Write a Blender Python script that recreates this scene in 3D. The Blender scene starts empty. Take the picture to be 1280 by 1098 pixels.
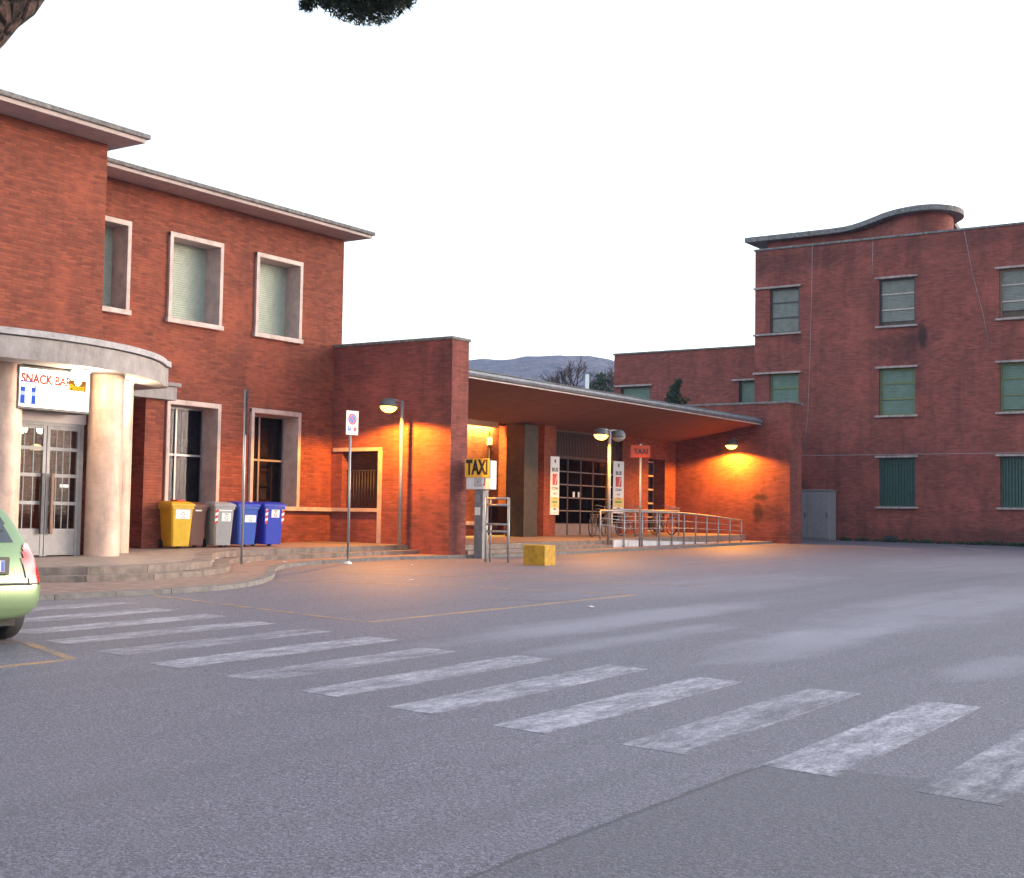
import bpy, bmesh, math, random
from mathutils import Vector, Matrix, noise
R = math.radians
rng = random.Random(7)
scene = bpy.context.scene
COL = scene.collection

# ---------------------------------------------------------------- camera, sky, sun, exposure
YAW, PITCH, ROLL = 0.59380983, 0.05831509, 0.01616326
fw = Vector((-math.sin(YAW)*math.cos(PITCH), math.cos(YAW)*math.cos(PITCH), math.sin(PITCH)))
rt = Vector((math.cos(YAW), math.sin(YAW), 0)); up = rt.cross(fw)
rt, up = rt*math.cos(ROLL)+up*math.sin(ROLL), up*math.cos(ROLL)-rt*math.sin(ROLL)
cd = bpy.data.cameras.new('camera'); cam = bpy.data.objects.new('camera', cd); COL.objects.link(cam)
cam.matrix_world = Matrix(((rt.x, up.x, -fw.x, 0), (rt.y, up.y, -fw.y, 0), (rt.z, up.z, -fw.z, 1.62), (0, 0, 0, 1)))
cd.sensor_width = 36; cd.lens = 1725.2/1280*36; cd.clip_start = .1; cd.clip_end = 8000
scene.camera = cam

SUN_EL, SUN_AZ = R(7), R(38)          # azimuth from +Y towards +X
world = bpy.data.worlds.new('World'); scene.world = world; world.use_nodes = True
wn = world.node_tree.nodes; wl = world.node_tree.links
sky = wn.new('ShaderNodeTexSky'); sky.sky_type = 'NISHITA'; sky.sun_disc = False
sky.sun_elevation = SUN_EL; sky.sun_rotation = SUN_AZ; sky.air_density = 1.0; sky.dust_density = 2.0; sky.ozone_density = 1.0
hs = wn.new('ShaderNodeHueSaturation'); hs.inputs['Saturation'].default_value = .6
wl.new(sky.outputs[0], hs.inputs['Color']); wl.new(hs.outputs[0], wn['Background'].inputs[0])
wn['Background'].inputs[1].default_value = .15
sd = bpy.data.lights.new('sun', 'SUN'); sd.energy = .12; sd.angle = R(25); sd.color = (1, .93, .9)
sun = bpy.data.objects.new('sun', sd); COL.objects.link(sun)
sdir = Vector((math.sin(SUN_AZ)*math.cos(SUN_EL), math.cos(SUN_AZ)*math.cos(SUN_EL), math.sin(SUN_EL)))
sun.rotation_euler = sdir.to_track_quat('Z', 'Y').to_euler()
vs = scene.view_settings; vs.view_transform = 'Standard'; vs.look = 'None'; vs.gamma = 1; vs.use_curve_mapping = False
vs.exposure = 2.55
scene.cycles.max_bounces = 8; scene.cycles.transparent_max_bounces = 16
try:
    scene.cycles.use_denoising = True; scene.cycles.sample_clamp_indirect = 6
except Exception: pass

# ---------------------------------------------------------------- ground height
def G(x, y, o=0.0):
    x = max(-60, min(40, x)); y = max(-30, min(75, y))
    return -.010*x + .0147*y + o

# ---------------------------------------------------------------- mesh helpers
class MB:
    def __init__(s): s.v = []; s.f = []; s.sm = []
    def add(s, vs, fs, smooth=False):
        n = len(s.v); s.v += [tuple(p) for p in vs]
        s.f += [tuple(i+n for i in f) for f in fs]; s.sm += [smooth]*len(fs); return s
    def box(s, x0, x1, y0, y1, z0, z1):
        x0, x1 = sorted((x0, x1)); y0, y1 = sorted((y0, y1)); z0, z1 = sorted((z0, z1))
        return s.add([(x, y, z) for z in (z0, z1) for y in (y0, y1) for x in (x0, x1)],
                     [(0, 2, 3, 1), (4, 5, 7, 6), (0, 1, 5, 4), (2, 6, 7, 3), (0, 4, 6, 2), (1, 3, 7, 5)])
    def bbox(s, x0, x1, y0, y1, z0, z1, b=.01, M=None):
        bm = bmesh.new(); bmesh.ops.create_cube(bm, size=1)
        for v in bm.verts: v.co = Vector(((x0+x1)/2+v.co.x*abs(x1-x0), (y0+y1)/2+v.co.y*abs(y1-y0), (z0+z1)/2+v.co.z*abs(z1-z0)))
        bmesh.ops.bevel(bm, geom=bm.edges[:], offset=b, segments=2, affect='EDGES', profile=.5)
        bm.verts.index_update()
        s.add([(M @ v.co if M else v.co) for v in bm.verts], [[v.index for v in f.verts] for f in bm.faces], False); bm.free(); return s
    def tube(s, pts, r, n=8, cap=True, closed=False):
        pts = [Vector(p) for p in pts]; rs = r if isinstance(r, (list, tuple)) else [r]*len(pts)
        vs, fs = [], []; m = len(pts); side = None
        for i, p in enumerate(pts):
            if closed: t = pts[(i+1) % m]-pts[i-1]
            else: t = pts[min(i+1, m-1)]-pts[max(i-1, 0)]
            t.normalize()
            if side is None:
                side = t.cross(Vector((0, 0, 1)))
                if side.length < .1: side = t.cross(Vector((1, 0, 0)))
            side = (side-t*side.dot(t)).normalized(); b = t.cross(side)
            vs += [p+(side*math.cos(2*math.pi*k/n)+b*math.sin(2*math.pi*k/n))*rs[i] for k in range(n)]
        for i in range(m if closed else m-1):
            j = (i+1) % m
            fs += [(i*n+k, i*n+(k+1) % n, j*n+(k+1) % n, j*n+k) for k in range(n)]
        s.add(vs, fs, True)
        if cap and not closed:
            b = len(s.v)-len(vs)
            s.f += [tuple(b+k for k in range(n-1, -1, -1)), tuple(b+(m-1)*n+k for k in range(n))]; s.sm += [False]*2
        return s
    def lathe(s, prof, c=(0, 0, 0), n=24, smooth=True):
        c = Vector(c); vs = []; fs = []
        for r, z in prof: vs += [c+Vector((r*math.cos(2*math.pi*k/n), r*math.sin(2*math.pi*k/n), z)) for k in range(n)]
        for i in range(len(prof)-1): fs += [(i*n+k, i*n+(k+1) % n, (i+1)*n+(k+1) % n, (i+1)*n+k) for k in range(n)]
        b = len(s.v); s.add(vs, fs, smooth)
        if prof[0][0] > .001: s.f.append(tuple(b+k for k in range(n-1, -1, -1))); s.sm.append(False)
        if prof[-1][0] > .001: s.f.append(tuple(b+(len(prof)-1)*n+k for k in range(n))); s.sm.append(False)
        return s
    def prism(s, poly, z0, z1):      # z0/z1 numbers or functions of (x, y); poly counter-clockwise
        f0 = z0 if callable(z0) else (lambda x, y: z0); f1 = z1 if callable(z1) else (lambda x, y: z1)
        n = len(poly)
        return s.add([(x, y, f0(x, y)) for x, y in poly]+[(x, y, f1(x, y)) for x, y in poly],
                     [tuple(range(n-1, -1, -1)), tuple(range(n, 2*n))]+[(i, (i+1) % n, n+(i+1) % n, n+i) for i in range(n)])
    def xf(s, M): s.v = [tuple(M @ Vector(p)) for p in s.v]; return s
    def join(s, o): return s.add(o.v, o.f)

def mesh_of(name, mb, mats, origin=(0, 0, 0)):
    me = bpy.data.meshes.new(name); o = Vector(origin)
    me.from_pydata([tuple(Vector(v)-o) for v in mb.v], [], mb.f); me.update()
    me.polygons.foreach_set('use_smooth', mb.sm)
    uv = me.uv_layers.new(name='uv'); 
    for p in me.polygons:
        nx, ny, nz = (abs(c) for c in p.normal)
        for li in p.loop_indices:
            x, y, z = mb.v[me.loops[li].vertex_index]
            uv.data[li].uv = (y, z) if nx >= ny and nx > nz else ((x, z) if ny > nz else (x, y))
    me.materials.append(mats)
    return me
def origin_of(o):
    v = Vector((0, 0, 0))
    while o is not None: v = v+o.location; o = o.parent
    return v
def part(name, mb, mat, parent, local=False, kind=None, label=None):
    me = mesh_of(name, mb, mat, (0, 0, 0) if local or parent is None else origin_of(parent))
    o = bpy.data.objects.new(name, me); COL.objects.link(o); o.parent = parent
    if kind: o['kind'] = kind
    if label: o['label'] = label
    return o
def thing(name, label, cat, loc=(0, 0, 0), rz=0, group=None):
    o = bpy.data.objects.new(name, None); COL.objects.link(o); o.location = loc; o.rotation_euler = (0, 0, rz)
    o.empty_display_size = .2; o['label'] = label; o['category'] = cat
    if group: o['group'] = group
    return o
def solo(name, mb, mat, label, cat, group=None, kind=None):
    o = part(name, mb, mat, None); o['label'] = label; o['category'] = cat
    if group: o['group'] = group
    if kind: o['kind'] = kind
    return o
def struct(name, mb, mat, label=None):
    o = part(name, mb, mat, None); o['kind'] = 'structure'
    if label: o['label'] = label
    return o
def wall(mb, axis, plane, thick, u0, u1, z0, z1, holes=()):
    """wall slab with real openings; axis 'X': faces +X at x=plane, u is y; axis 'Y': faces -Y at y=plane, u is x"""
    us = sorted({u0, u1}|{h[k] for h in holes for k in (0, 1) if u0 < h[k] < u1}); zs = sorted({z0, z1}|{h[k] for h in holes for k in (2, 3) if z0 < h[k] < z1})
    def solid(i, j):
        if not (0 <= i < len(us)-1 and 0 <= j < len(zs)-1): return False
        u, z = (us[i]+us[i+1])/2, (zs[j]+zs[j+1])/2
        return not any(h[0] < u < h[1] and h[2] < z < h[3] for h in holes)
    def P(u, d, z): return (plane-d, u, z) if axis == 'X' else (u, plane+d, z)
    fl = axis == 'X'
    def q(a, b, c, d): mb.add([a, b, c, d], [(0, 1, 2, 3)])
    for i in range(len(us)-1):
        for j in range(len(zs)-1):
            if not solid(i, j): continue
            a, b, c, d = us[i], us[i+1], zs[j], zs[j+1]
            q(P(a, 0, c), P(b, 0, c), P(b, 0, d), P(a, 0, d)); q(P(b, thick, c), P(a, thick, c), P(a, thick, d), P(b, thick, d))
            if not solid(i-1, j): q(P(a, thick, c), P(a, 0, c), P(a, 0, d), P(a, thick, d))
            if not solid(i+1, j): q(P(b, 0, c), P(b, thick, c), P(b, thick, d), P(b, 0, d))
            if not solid(i, j-1): q(P(a, thick, c), P(b, thick, c), P(b, 0, c), P(a, 0, c))
            if not solid(i, j+1): q(P(a, 0, d), P(b, 0, d), P(b, thick, d), P(a, thick, d))
    return mb
def text_mb(s, size, M, bold=0.0, sx=1.0, ext=.001):
    cu = bpy.data.curves.new('lettering', 'FONT'); cu.body = s; cu.size = size; cu.extrude = ext; cu.offset = bold
    cu.align_x = 'CENTER'; cu.align_y = 'CENTER'; cu.resolution_u = 3
    ob = bpy.data.objects.new('lettering', cu); COL.objects.link(ob)
    dg = bpy.context.evaluated_depsgraph_get(); me = bpy.data.meshes.new_from_object(ob.evaluated_get(dg))
    mb = MB(); mb.add([M @ Vector((v.co.x*sx, v.co.y, v.co.z)) for v in me.vertices], [list(p.vertices) for p in me.polygons])
    bpy.data.objects.remove(ob); bpy.data.curves.remove(cu); bpy.data.meshes.remove(me)
    return mb
def facing(n, c):
    """matrix taking x=right, y=up, z=out onto a vertical plane with horizontal normal n at c"""
    n = Vector((n[0], n[1], 0)).normalized(); r = Vector((0, 0, 1)).cross(n)
    return Matrix(((r.x, 0, n.x, c[0]), (r.y, 0, n.y, c[1]), (0, 1, 0, c[2]), (0, 0, 0, 1)))
def rect(M, x0, x1, y0, y1, z=0, d=.002): return MB().box(x0, x1, y0, y1, z, z+d).xf(M)
def disc(M, r0, r1, x=0, y=0, z=0, d=.002, n=28, sy=1):
    mb = MB(); vs = []; fs = []
    for k in range(n):
        c, s_ = math.cos(2*math.pi*k/n), math.sin(2*math.pi*k/n)
        vs += [(x+r0*c, y+r0*s_*sy, z+d), (x+r1*c, y+r1*s_*sy, z+d), (x+r1*c, y+r1*s_*sy, z)]
    for k in range(n):
        j = (k+1) % n; fs += [(k*3, k*3+1, j*3+1, j*3), (k*3+1, k*3+2, j*3+2, j*3+1)]
    return mb.add(vs, fs).xf(M)

# ---------------------------------------------------------------- materials
class NT:
    def __init__(s, name):
        s.m = bpy.data.materials.new(name); s.m.use_nodes = True; s.t = s.m.node_tree; s.b = s.t.nodes['Principled BSDF']; s.out = s.t.nodes['Material Output']
    def n(s, t, **k):
        nd = s.t.nodes.new('ShaderNode'+t)
        for a, v in k.items(): setattr(nd, a, v)
        return nd
    def l(s, a, b): s.t.links.new(a, b)
    def pos(s): return s.n('NewGeometry').outputs['Position']
    def uv(s): return s.n('UVMap').outputs[0]
    def map(s, vec, sc):
        m = s.n('Mapping'); s.l(vec, m.inputs[0]); m.inputs['Scale'].default_value = sc; return m.outputs[0]
    def noise(s, vec, scale, detail=4, rough=.6, lo=None, hi=None):
        t = s.n('TexNoise'); s.l(vec, t.inputs['Vector']); t.inputs['Scale'].default_value = scale; t.inputs['Detail'].default_value = detail; t.inputs['Roughness'].default_value = rough
        o = t.outputs[0]
        if lo is not None:
            r = s.n('MapRange'); s.l(o, r.inputs[0]); r.inputs[1].default_value = lo; r.inputs[2].default_value = hi; o = r.outputs[0]
        return o
    def mix(s, a, b, f, mode='MIX'):
        m = s.n('Mix', data_type='RGBA', blend_type=mode)
        for sock, v in ((m.inputs[0], f), (m.inputs[6], a), (m.inputs[7], b)):
            if isinstance(v, (int, float)): sock.default_value = v
            elif isinstance(v, tuple): sock.default_value = (*v[:3], 1)
            else: s.l(v, sock)
        return m.outputs[2]
    def math(s, op, a, b=0.0):
        m = s.n('Math', operation=op)
        for i, v in enumerate((a, b)):
            if isinstance(v, (int, float)): m.inputs[i].default_value = v
            else: s.l(v, m.inputs[i])
        return m.outputs[0]
    def sep(s, vec):
        n = s.n('SeparateXYZ'); s.l(vec, n.inputs[0]); return n.outputs
    def bump(s, h, dist, strength=1.0):
        b = s.n('Bump'); s.l(h, b.inputs['Height']); b.inputs['Distance'].default_value = dist; b.inputs['Strength'].default_value = strength; s.l(b.outputs[0], s.b.inputs['Normal'])
    def base(s, c):
        if isinstance(c, tuple): s.b.inputs['Base Color'].default_value = (*c[:3], 1)
        else: s.l(c, s.b.inputs['Base Color'])
    def rough(s, v):
        if isinstance(v, (int, float)): s.b.inputs['Roughness'].default_value = v
        else: s.l(v, s.b.inputs['Roughness'])
def plain(name, c, rough=.6, metal=0, var=.25, scale=6, bump=0, grime=0, spec=None):
    t = NT(name); p = t.pos()
    dark = tuple(x*(1-var) for x in c); lite = tuple(min(1, x*(1+var*.6)) for x in c)
    col = t.mix(dark, lite, t.noise(p, scale, 5, .65, .3, .7))
    if grime: col = t.mix(col, (.06, .052, .045), t.math('MULTIPLY', t.noise(t.map(p, (3, 3, .6)), 1.3, 6, .7, .5, .75), grime))
    t.base(col); t.rough(rough); t.b.inputs['Metallic'].default_value = metal
    if spec is not None: t.b.inputs['Specular IOR Level'].default_value = spec
    if bump: t.bump(t.noise(p, scale*8, 3, .6), bump)
    return t.m
def emis(name, c, s):
    t = NT(name); t.base((.8, .8, .8)); t.b.inputs['Emission Color'].default_value = (*c, 1); t.b.inputs['Emission Strength'].default_value = s; return t.m
def glass(name, tint=(.5, .55, .55), gloss=.12, rough=.03):
    t = NT(name); tr = t.n('BsdfTransparent'); tr.inputs[0].default_value = (*tint, 1)
    gl = t.n('BsdfGlossy'); gl.inputs['Roughness'].default_value = rough; gl.inputs['Color'].default_value = (.10, .10, .115, 1)
    fr = t.n('LayerWeight'); fr.inputs[0].default_value = .5
    f = t.math('ADD', t.math('MULTIPLY', t.math('POWER', fr.outputs['Facing'], 4.0), .5), .04+gloss*.1); mx = t.n('MixShader'); t.l(f, mx.inputs[0]); t.l(tr.outputs[0], mx.inputs[1]); t.l(gl.outputs[0], mx.inputs[2]); t.l(mx.outputs[0], t.out.inputs[0])
    return t.m
def brick(name, c1, c2, mortar, stain=.5, marks=False):
    t = NT(name); uv = t.uv(); p = t.pos()
    br = t.n('TexBrick', offset=.5); t.l(uv, br.inputs['Vector'])
    br.inputs['Color1'].default_value = (*c1, 1); br.inputs['Color2'].default_value = (*c2, 1); br.inputs['Mortar'].default_value = (*mortar, 1)
    br.inputs['Scale'].default_value = 1; br.inputs['Brick Width'].default_value = .262; br.inputs['Row Height'].default_value = .066
    br.inputs['Mortar Size'].default_value = .008; br.inputs['Mortar Smooth'].default_value = .3; br.inputs['Bias'].default_value = 0
    col = br.outputs['Color']
    col = t.mix(col, tuple(x*1.3 for x in c1), t.noise(p, .7, 5, .65, .5, .8))
    col = t.mix(col, tuple(x*.5 for x in c2), t.math('MULTIPLY', t.noise(t.map(uv, (3.9, 15.15, 1)), 1, 0, .5, .50, .80), .35))
    streak = t.noise(t.map(p, (1.6, 1.6, .22)), 1.0, 6, .7, .48, .78)
    col = t.mix(col, (.05, .024, .022), t.math('MULTIPLY', streak, stain))
    col = t.mix(col, (.045, .022, .02), t.math('MULTIPLY', t.noise(p, .33, 6, .62, .55, .8), stain*.8))
    if marks:   # old water marks and scorches, each where it is on the wall
        X_, Y_, Z_ = t.sep(p); nz = t.noise(p, 2.2, 6, .7)
        for cx_, cz_, hw, hh, k in ((-17.7, 9.0, 1.5, .28, .55), (-17.9, 8.5, .8, .5, .5), (-16.95, 9.2, .22, .6, .8), (-22.2, 9.35, .3, .3, .5), (-20.95, 2.6, .35, .12, .8), (-21.05, 2.0, .2, .4, .8), (-20.5, 2.0, .6, .35, .4), (-22.5, 12.6, 3.0, .5, .3), (-14, 12.8, 5.0, .35, .3), (-12.0, 1.2, 9.0, .4, .45)):
            dx = t.math('DIVIDE', t.math('SUBTRACT', X_, cx_), hw); dz = t.math('DIVIDE', t.math('SUBTRACT', Z_, cz_), hh)
            r2 = t.math('ADD', t.math('ADD', t.math('MULTIPLY', dx, dx), t.math('MULTIPLY', dz, dz)), t.math('MULTIPLY', t.math('SUBTRACT', nz, .5), 3.0))
            r_ = t.n('MapRange'); t.l(r2, r_.inputs[0]); r_.inputs[1].default_value = 1.3; r_.inputs[2].default_value = .2
            col = t.mix(col, (.035, .022, .022), t.math('MULTIPLY', t.math('MULTIPLY', r_.outputs[0], t.math('GREATER_THAN', Y_, 40.0)), k))
    t.base(col); t.rough(.9); t.b.inputs['Specular IOR Level'].default_value = .25
    inv = t.math('SUBTRACT', 1.0, br.outputs['Fac'])
    t.bump(t.math('ADD', inv, t.math('MULTIPLY', t.noise(p, 30, 3, .6), .5)), .010, 1.0)
    return t.m

M_BRICK = brick('brick_red', (.30, .079, .046), (.185, .046, .030), (.145, .068, .050), .40)
M_BRICK_OLD = brick('brick_weathered', (.30, .082, .066), (.19, .053, .046), (.15, .076, .066), .6, True)
M_COLUMN = plain('column_travertine', (.60, .42, .345), .5, var=.3, scale=2.2, grime=.4)
M_TRAV = plain('travertine', (.48, .37, .355), .55, var=.28, scale=3.0, grime=.25)
M_STONE = plain('stone_trim', (.46, .38, .37), .7, var=.25, scale=5, grime=.4, bump=.002)
M_LINT = plain('weathered_lintel', (.34, .28, .28), .85, var=.4, scale=6, grime=.6)
M_CONC = plain('concrete_grey', (.30, .275, .285), .85, var=.25, scale=4, grime=.55, bump=.003)
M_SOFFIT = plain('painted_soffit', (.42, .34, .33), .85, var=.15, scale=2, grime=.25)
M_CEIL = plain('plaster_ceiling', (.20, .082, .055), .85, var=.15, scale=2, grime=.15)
M_LICHEN = plain('weathered_roof_edge', (.19, .18, .185), .95, var=.6, scale=9, grime=.6, bump=.006)
M_STEP = plain('step_stone', (.20, .155, .142), .7, var=.45, scale=5, grime=.8, bump=.002)
M_KERB = plain('kerb_stone', (.17, .16, .165), .8, var=.35, scale=6, grime=.4, bump=.003)
M_PAVE = plain('pavement_tile', (.26, .165, .14), .8, var=.35, scale=4, grime=.45, bump=.002)
M_PLAT = plain('platform_floor', (.26, .205, .19), .55, var=.3, scale=3, grime=.4)
M_GALV = plain('galvanised_steel', (.34, .345, .38), .45, metal=.6, var=.2, scale=20)
M_GREYP = plain('grey_paint', (.24, .235, .26), .5, var=.15, scale=8, grime=.15)
M_DARKM = plain('dark_metal', (.045, .042, .05), .5, metal=.3, var=.3, scale=12)
M_ALU = plain('aluminium_frame', (.28, .27, .31), .4, metal=.5, var=.15, scale=15)
M_BLACK = plain('black_rubber', (.018, .018, .02), .75, var=.3, scale=20)
M_SHUT = plain('shutter_pale_green', (.37, .42, .36), .65, var=.12, scale=5, grime=.12)
M_SHUT2 = plain('shutter_grey_green', (.17, .185, .175), .65, var=.2, scale=4, grime=.3)
M_SHUT3 = plain('shutter_green', (.105, .17, .14), .6, var=.2, scale=4, grime=.3)
M_SHUT4 = plain('louvre_dark_green', (.018, .062, .055), .55, var=.3, scale=6, grime=.3)
M_FRAMEG = plain('frame_olive', (.13, .15, .05), .6, var=.3, scale=10)
M_FRAMEB = plain('frame_rust', (.22, .13, .10), .6, var=.3, scale=10)
M_WOOD = plain('brown_wood', (.17, .085, .055), .6, var=.35, scale=12)
M_WHITE = plain('white_paint', (.74, .74, .76), .5, var=.08, scale=6, grime=.12)
M_WHITEP = plain('white_print', (.76, .76, .8), .45, var=.05, scale=6)
M_ORANGE = plain('taxi_orange', (.92, .47, .04), .45, var=.08, scale=8)
M_ORANGER = plain('taxi_red_orange', (.62, .06, .012), .45, var=.08, scale=8)
M_INK = plain('black_ink', (.012, .012, .014), .5, var=.1)
M_RED = plain('sign_red', (.55, .03, .04), .45, var=.1)
M_BLUE = plain('sign_blue', (.035, .10, .50), .45, var=.1)
M_YEL = plain('concrete_yellow_paint', (.46, .24, .008), .75, var=.35, scale=7, grime=.7, bump=.003)
M_GREENP = plain('print_green', (.12, .30, .08), .5, var=.1)
M_YELP = plain('print_yellow', (.75, .55, .2), .5, var=.1)
M_LITTER = plain('paper_litter', (.7, .7, .72), .8, var=.1)
M_GLASS = glass('window_glass', (.62, .63, .66), .2)
M_GLASSD = glass('door_glass', (.82, .88, .86), .05)
M_INT2 = plain('window_blind_brown', (.22, .13, .10), .9, var=.4, scale=3)
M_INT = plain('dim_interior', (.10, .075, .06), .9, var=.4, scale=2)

def asphalt_nodes(t):
    p = t.pos(); x, y, z = t.sep(p)
    wn_ = t.noise(p, 2.5, 4, .6); wob = t.math('MULTIPLY', t.math('SUBTRACT', wn_, .5), .10)
    xx = t.math('ADD', x, wob)
    newer = t.math('MULTIPLY', t.math('GREATER_THAN', xx, -3.46), t.math('LESS_THAN', t.math('ADD', y, wob), 8.1))
    fine = t.noise(p, 52, 2, .95, .38, .64); mid = t.noise(p, 24, 3, .75, .36, .64); big = t.noise(p, .35, 6, .6, .3, .7)
    col = t.mix((.021, .018, .027), (.292, .262, .345), fine)
    col = t.mix(col, (.055, .05, .063), t.math('MULTIPLY', mid, .45))
    col = t.mix(col, (.14, .13, .16), t.math('MULTIPLY', big, .38))
    # dried dusty film: long patches left where water ran
    n1 = t.noise(t.map(p, (.9, .35, 1)), 1.3, 6, .65)
    for cx_, cy_, hw, hl, k in ((-9.0, 16.2, .62, 4.0, .75), (-7.7, 14.4, .40, 2.6, .6), (-6.0, 15.2, .62, 2.6, .65), (-6.3, 22.5, 1.3, 7.5, .55), (-3.7, 14.0, .4, 1.2, .6), (-11.5, 24.0, 1.6, 5.0, .3), (-3.0, 27, 1.6, 9, .4), (-9.5, 38, 3.0, 7, .3)):
        dx = t.math('DIVIDE', t.math('SUBTRACT', x, cx_), hw); dy = t.math('DIVIDE', t.math('SUBTRACT', y, cy_), hl)
        r2 = t.math('ADD', t.math('MULTIPLY', dx, dx), t.math('MULTIPLY', dy, dy))
        r_ = t.n('MapRange'); t.l(t.math('ADD', r2, t.math('MULTIPLY', t.math('SUBTRACT', n1, .5), 3.2)), r_.inputs[0]); r_.inputs[1].default_value = 1.25; r_.inputs[2].default_value = .15
        col = t.mix(col, (.30, .285, .35), t.math('MULTIPLY', r_.outputs[0], k*.7))
    seam = t.math('MULTIPLY', t.math('LESS_THAN', t.math('ABSOLUTE', t.math('ADD', xx, 3.46)), t.math('MULTIPLY', wn_, .035)), t.math('LESS_THAN', y, 8.0))
    col = t.mix(col, (.03, .027, .033), t.math('MULTIPLY', seam, .7))
    track = t.noise(t.map(p, (1.1, .06, 1)), 1.4, 5, .6, .5, .72)
    col = t.mix(col, (.06, .056, .068), t.math('MULTIPLY', track, .30))
    oil = t.noise(p, .8, 5, .65, .62, .8)
    col = t.mix(col, (.04, .037, .043), t.math('MULTIPLY', oil, .45))
    col = t.mix(col, (.055, .050, .062), t.math('MULTIPLY', newer, .42))
    h = t.math('ADD', fine, t.math('MULTIPLY', mid, .7))
    return col, h, p
t = NT('asphalt'); c_, h_, p_ = asphalt_nodes(t); t.base(c_); t.rough(.64); t.bump(h_, .005, .5); t.b.inputs['Specular IOR Level'].default_value = .6
M_ASPH = t.m
def paint(name, c, lo, hi, edge=True):
    t = NT(name); col, h, p = asphalt_nodes(t)
    wear = t.noise(t.map(p, (3.0, .9, 1)), 1.7, 9, .75, lo, hi); spot = t.noise(t.map(p, (1, .45, 1)), 22, 6, .85, .42, .56)
    if edge:   # paint has crumbled away unevenly along the rim of each stripe
        gx_, gy_, gz_ = t.sep(t.n('TexCoord').outputs['Generated'])
        ex = t.math('MULTIPLY', t.math('MINIMUM', gx_, t.math('SUBTRACT', 1.0, gx_)), .55); ey = t.math('MULTIPLY', t.math('MINIMUM', gy_, t.math('SUBTRACT', 1.0, gy_)), 3.4)
        e = t.math('ADD', t.math('MINIMUM', ex, ey), t.math('MULTIPLY', t.math('SUBTRACT', t.noise(t.map(p, (1, .5, 1)), 9, 6, .75), .5), .22))
        r_ = t.n('MapRange'); t.l(e, r_.inputs[0]); r_.inputs[1].default_value = .02; r_.inputs[2].default_value = .055
        wear = t.math('MULTIPLY', wear, r_.outputs[0])
    f = t.math('MULTIPLY', wear, t.math('ADD', t.math('MULTIPLY', spot, .72), .28))
    t.base(t.mix(col, c, f)); t.rough(.68); return t.m
M_ZEBRA = paint('road_paint_white', (.46, .44, .505), .36, .61)
M_ZEBRA2 = paint('road_paint_white_worn', (.43, .41, .47), .41, .66)
M_YLINE = paint('road_paint_yellow', (.52, .27, .06), .34, .66, False)
M_WLINE = paint('road_paint_line', (.62, .59, .62), .36, .66, False)

# ================================================================ THE SETTING
# road: one sheet, planar near by, levelling out towards the horizon
gxs = [-3000, -800, -200, -60, -30, -10, 0, 10, 40, 200, 800, 3000]; gys = [-3000, -800, -200, -30, -10, 0, 10, 20, 40, 60, 75, 200, 800, 3000]
mb = MB(); mb.add([(x, y, G(x, y)) for y in gys for x in gxs], [(j*len(gxs)+i, j*len(gxs)+i+1, (j+1)*len(gxs)+i+1, (j+1)*len(gxs)+i) for j in range(len(gys)-1) for i in range(len(gxs)-1)])
road = struct('road', mb, M_ASPH, 'grey worn asphalt station forecourt')
def strip(pts, w, o=.0025):
    """flat painted line along ground points"""
    mb = MB(); ps = [Vector((x, y)) for x, y in pts]
    for a, b in zip(ps, ps[1:]):
        n = (b-a).normalized(); n = Vector((-n.y, n.x))*w/2
        mb.add([(q.x, q.y, G(q.x, q.y, o_)) for o_ in (o, -.02) for q in (a-n, b-n, b+n, a+n)], [(0, 1, 2, 3), (4, 5, 1, 0), (5, 6, 2, 1), (6, 7, 3, 2), (7, 4, 0, 3)])
    return mb
stripes = [(-2.22, 7.72, 11.05), (-3.22, 7.88, 11.30), (-4.24, 7.95, 11.40), (-5.32, 8.03, 11.42), (-6.40, 8.20, 11.65), (-7.50, 8.40, 11.72), (-8.62, 8.66, 11.62),
           (-9.76, 8.82, 12.10), (-10.90, 9.12, 12.28), (-12.04, 9.40, 12.55), (-13.16, 9.75, 12.82), (-14.30, 10.0, 13.0), (-15.52, 10.3, 13.4), (-1.15, 7.6, 10.9), (-.1, 7.5, 10.8)]
for i, (x, a, b) in enumerate(stripes):
    mb = MB(); w = .245
    q = [(x-w-.01, a+.03), (x+w, a-.04), (x+w-.09, b-.05), (x-w-.10, b+.02)]
    mb.add([(u, v, G(u, v, o_)) for o_ in (.0018, -.02) for u, v in q], [(0, 1, 2, 3), (4, 5, 1, 0), (5, 6, 2, 1), (6, 7, 3, 2), (7, 4, 0, 3)])
    part('crosswalk_stripe', mb, M_ZEBRA2 if i in (2, 0, 6, 8, 12) else M_ZEBRA, road)
for pts in ([(-16.35, 14.5), (-11.2, 13.4), (-11.15, 20.2)], [(-17.9, 18.45), (-14.4, 19.65), (-11.15, 20.2)], [(-18.6, 21.2), (-14.9, 22.4), (-11.3, 23.2)],
            [(-12.3, 9.2), (-10.78, 8.6), (-10.86, 6.2)], [(-13.7, 8.0), (-12.3, 9.2)], [(-19.2, 23.6), (-14.0, 25.4)]):
    part('yellow_parking_line', strip(pts, .11), M_YLINE, road)
for pts in ([(-19.2, 48.7), (-14.5, 45.9)], [(-15.3, 50.8), (-12.6, 47.6)], [(-20.4, 46.4), (-19.4, 48.5)]):
    part('white_parking_line', strip(pts, .12), M_WLINE, road)
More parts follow.
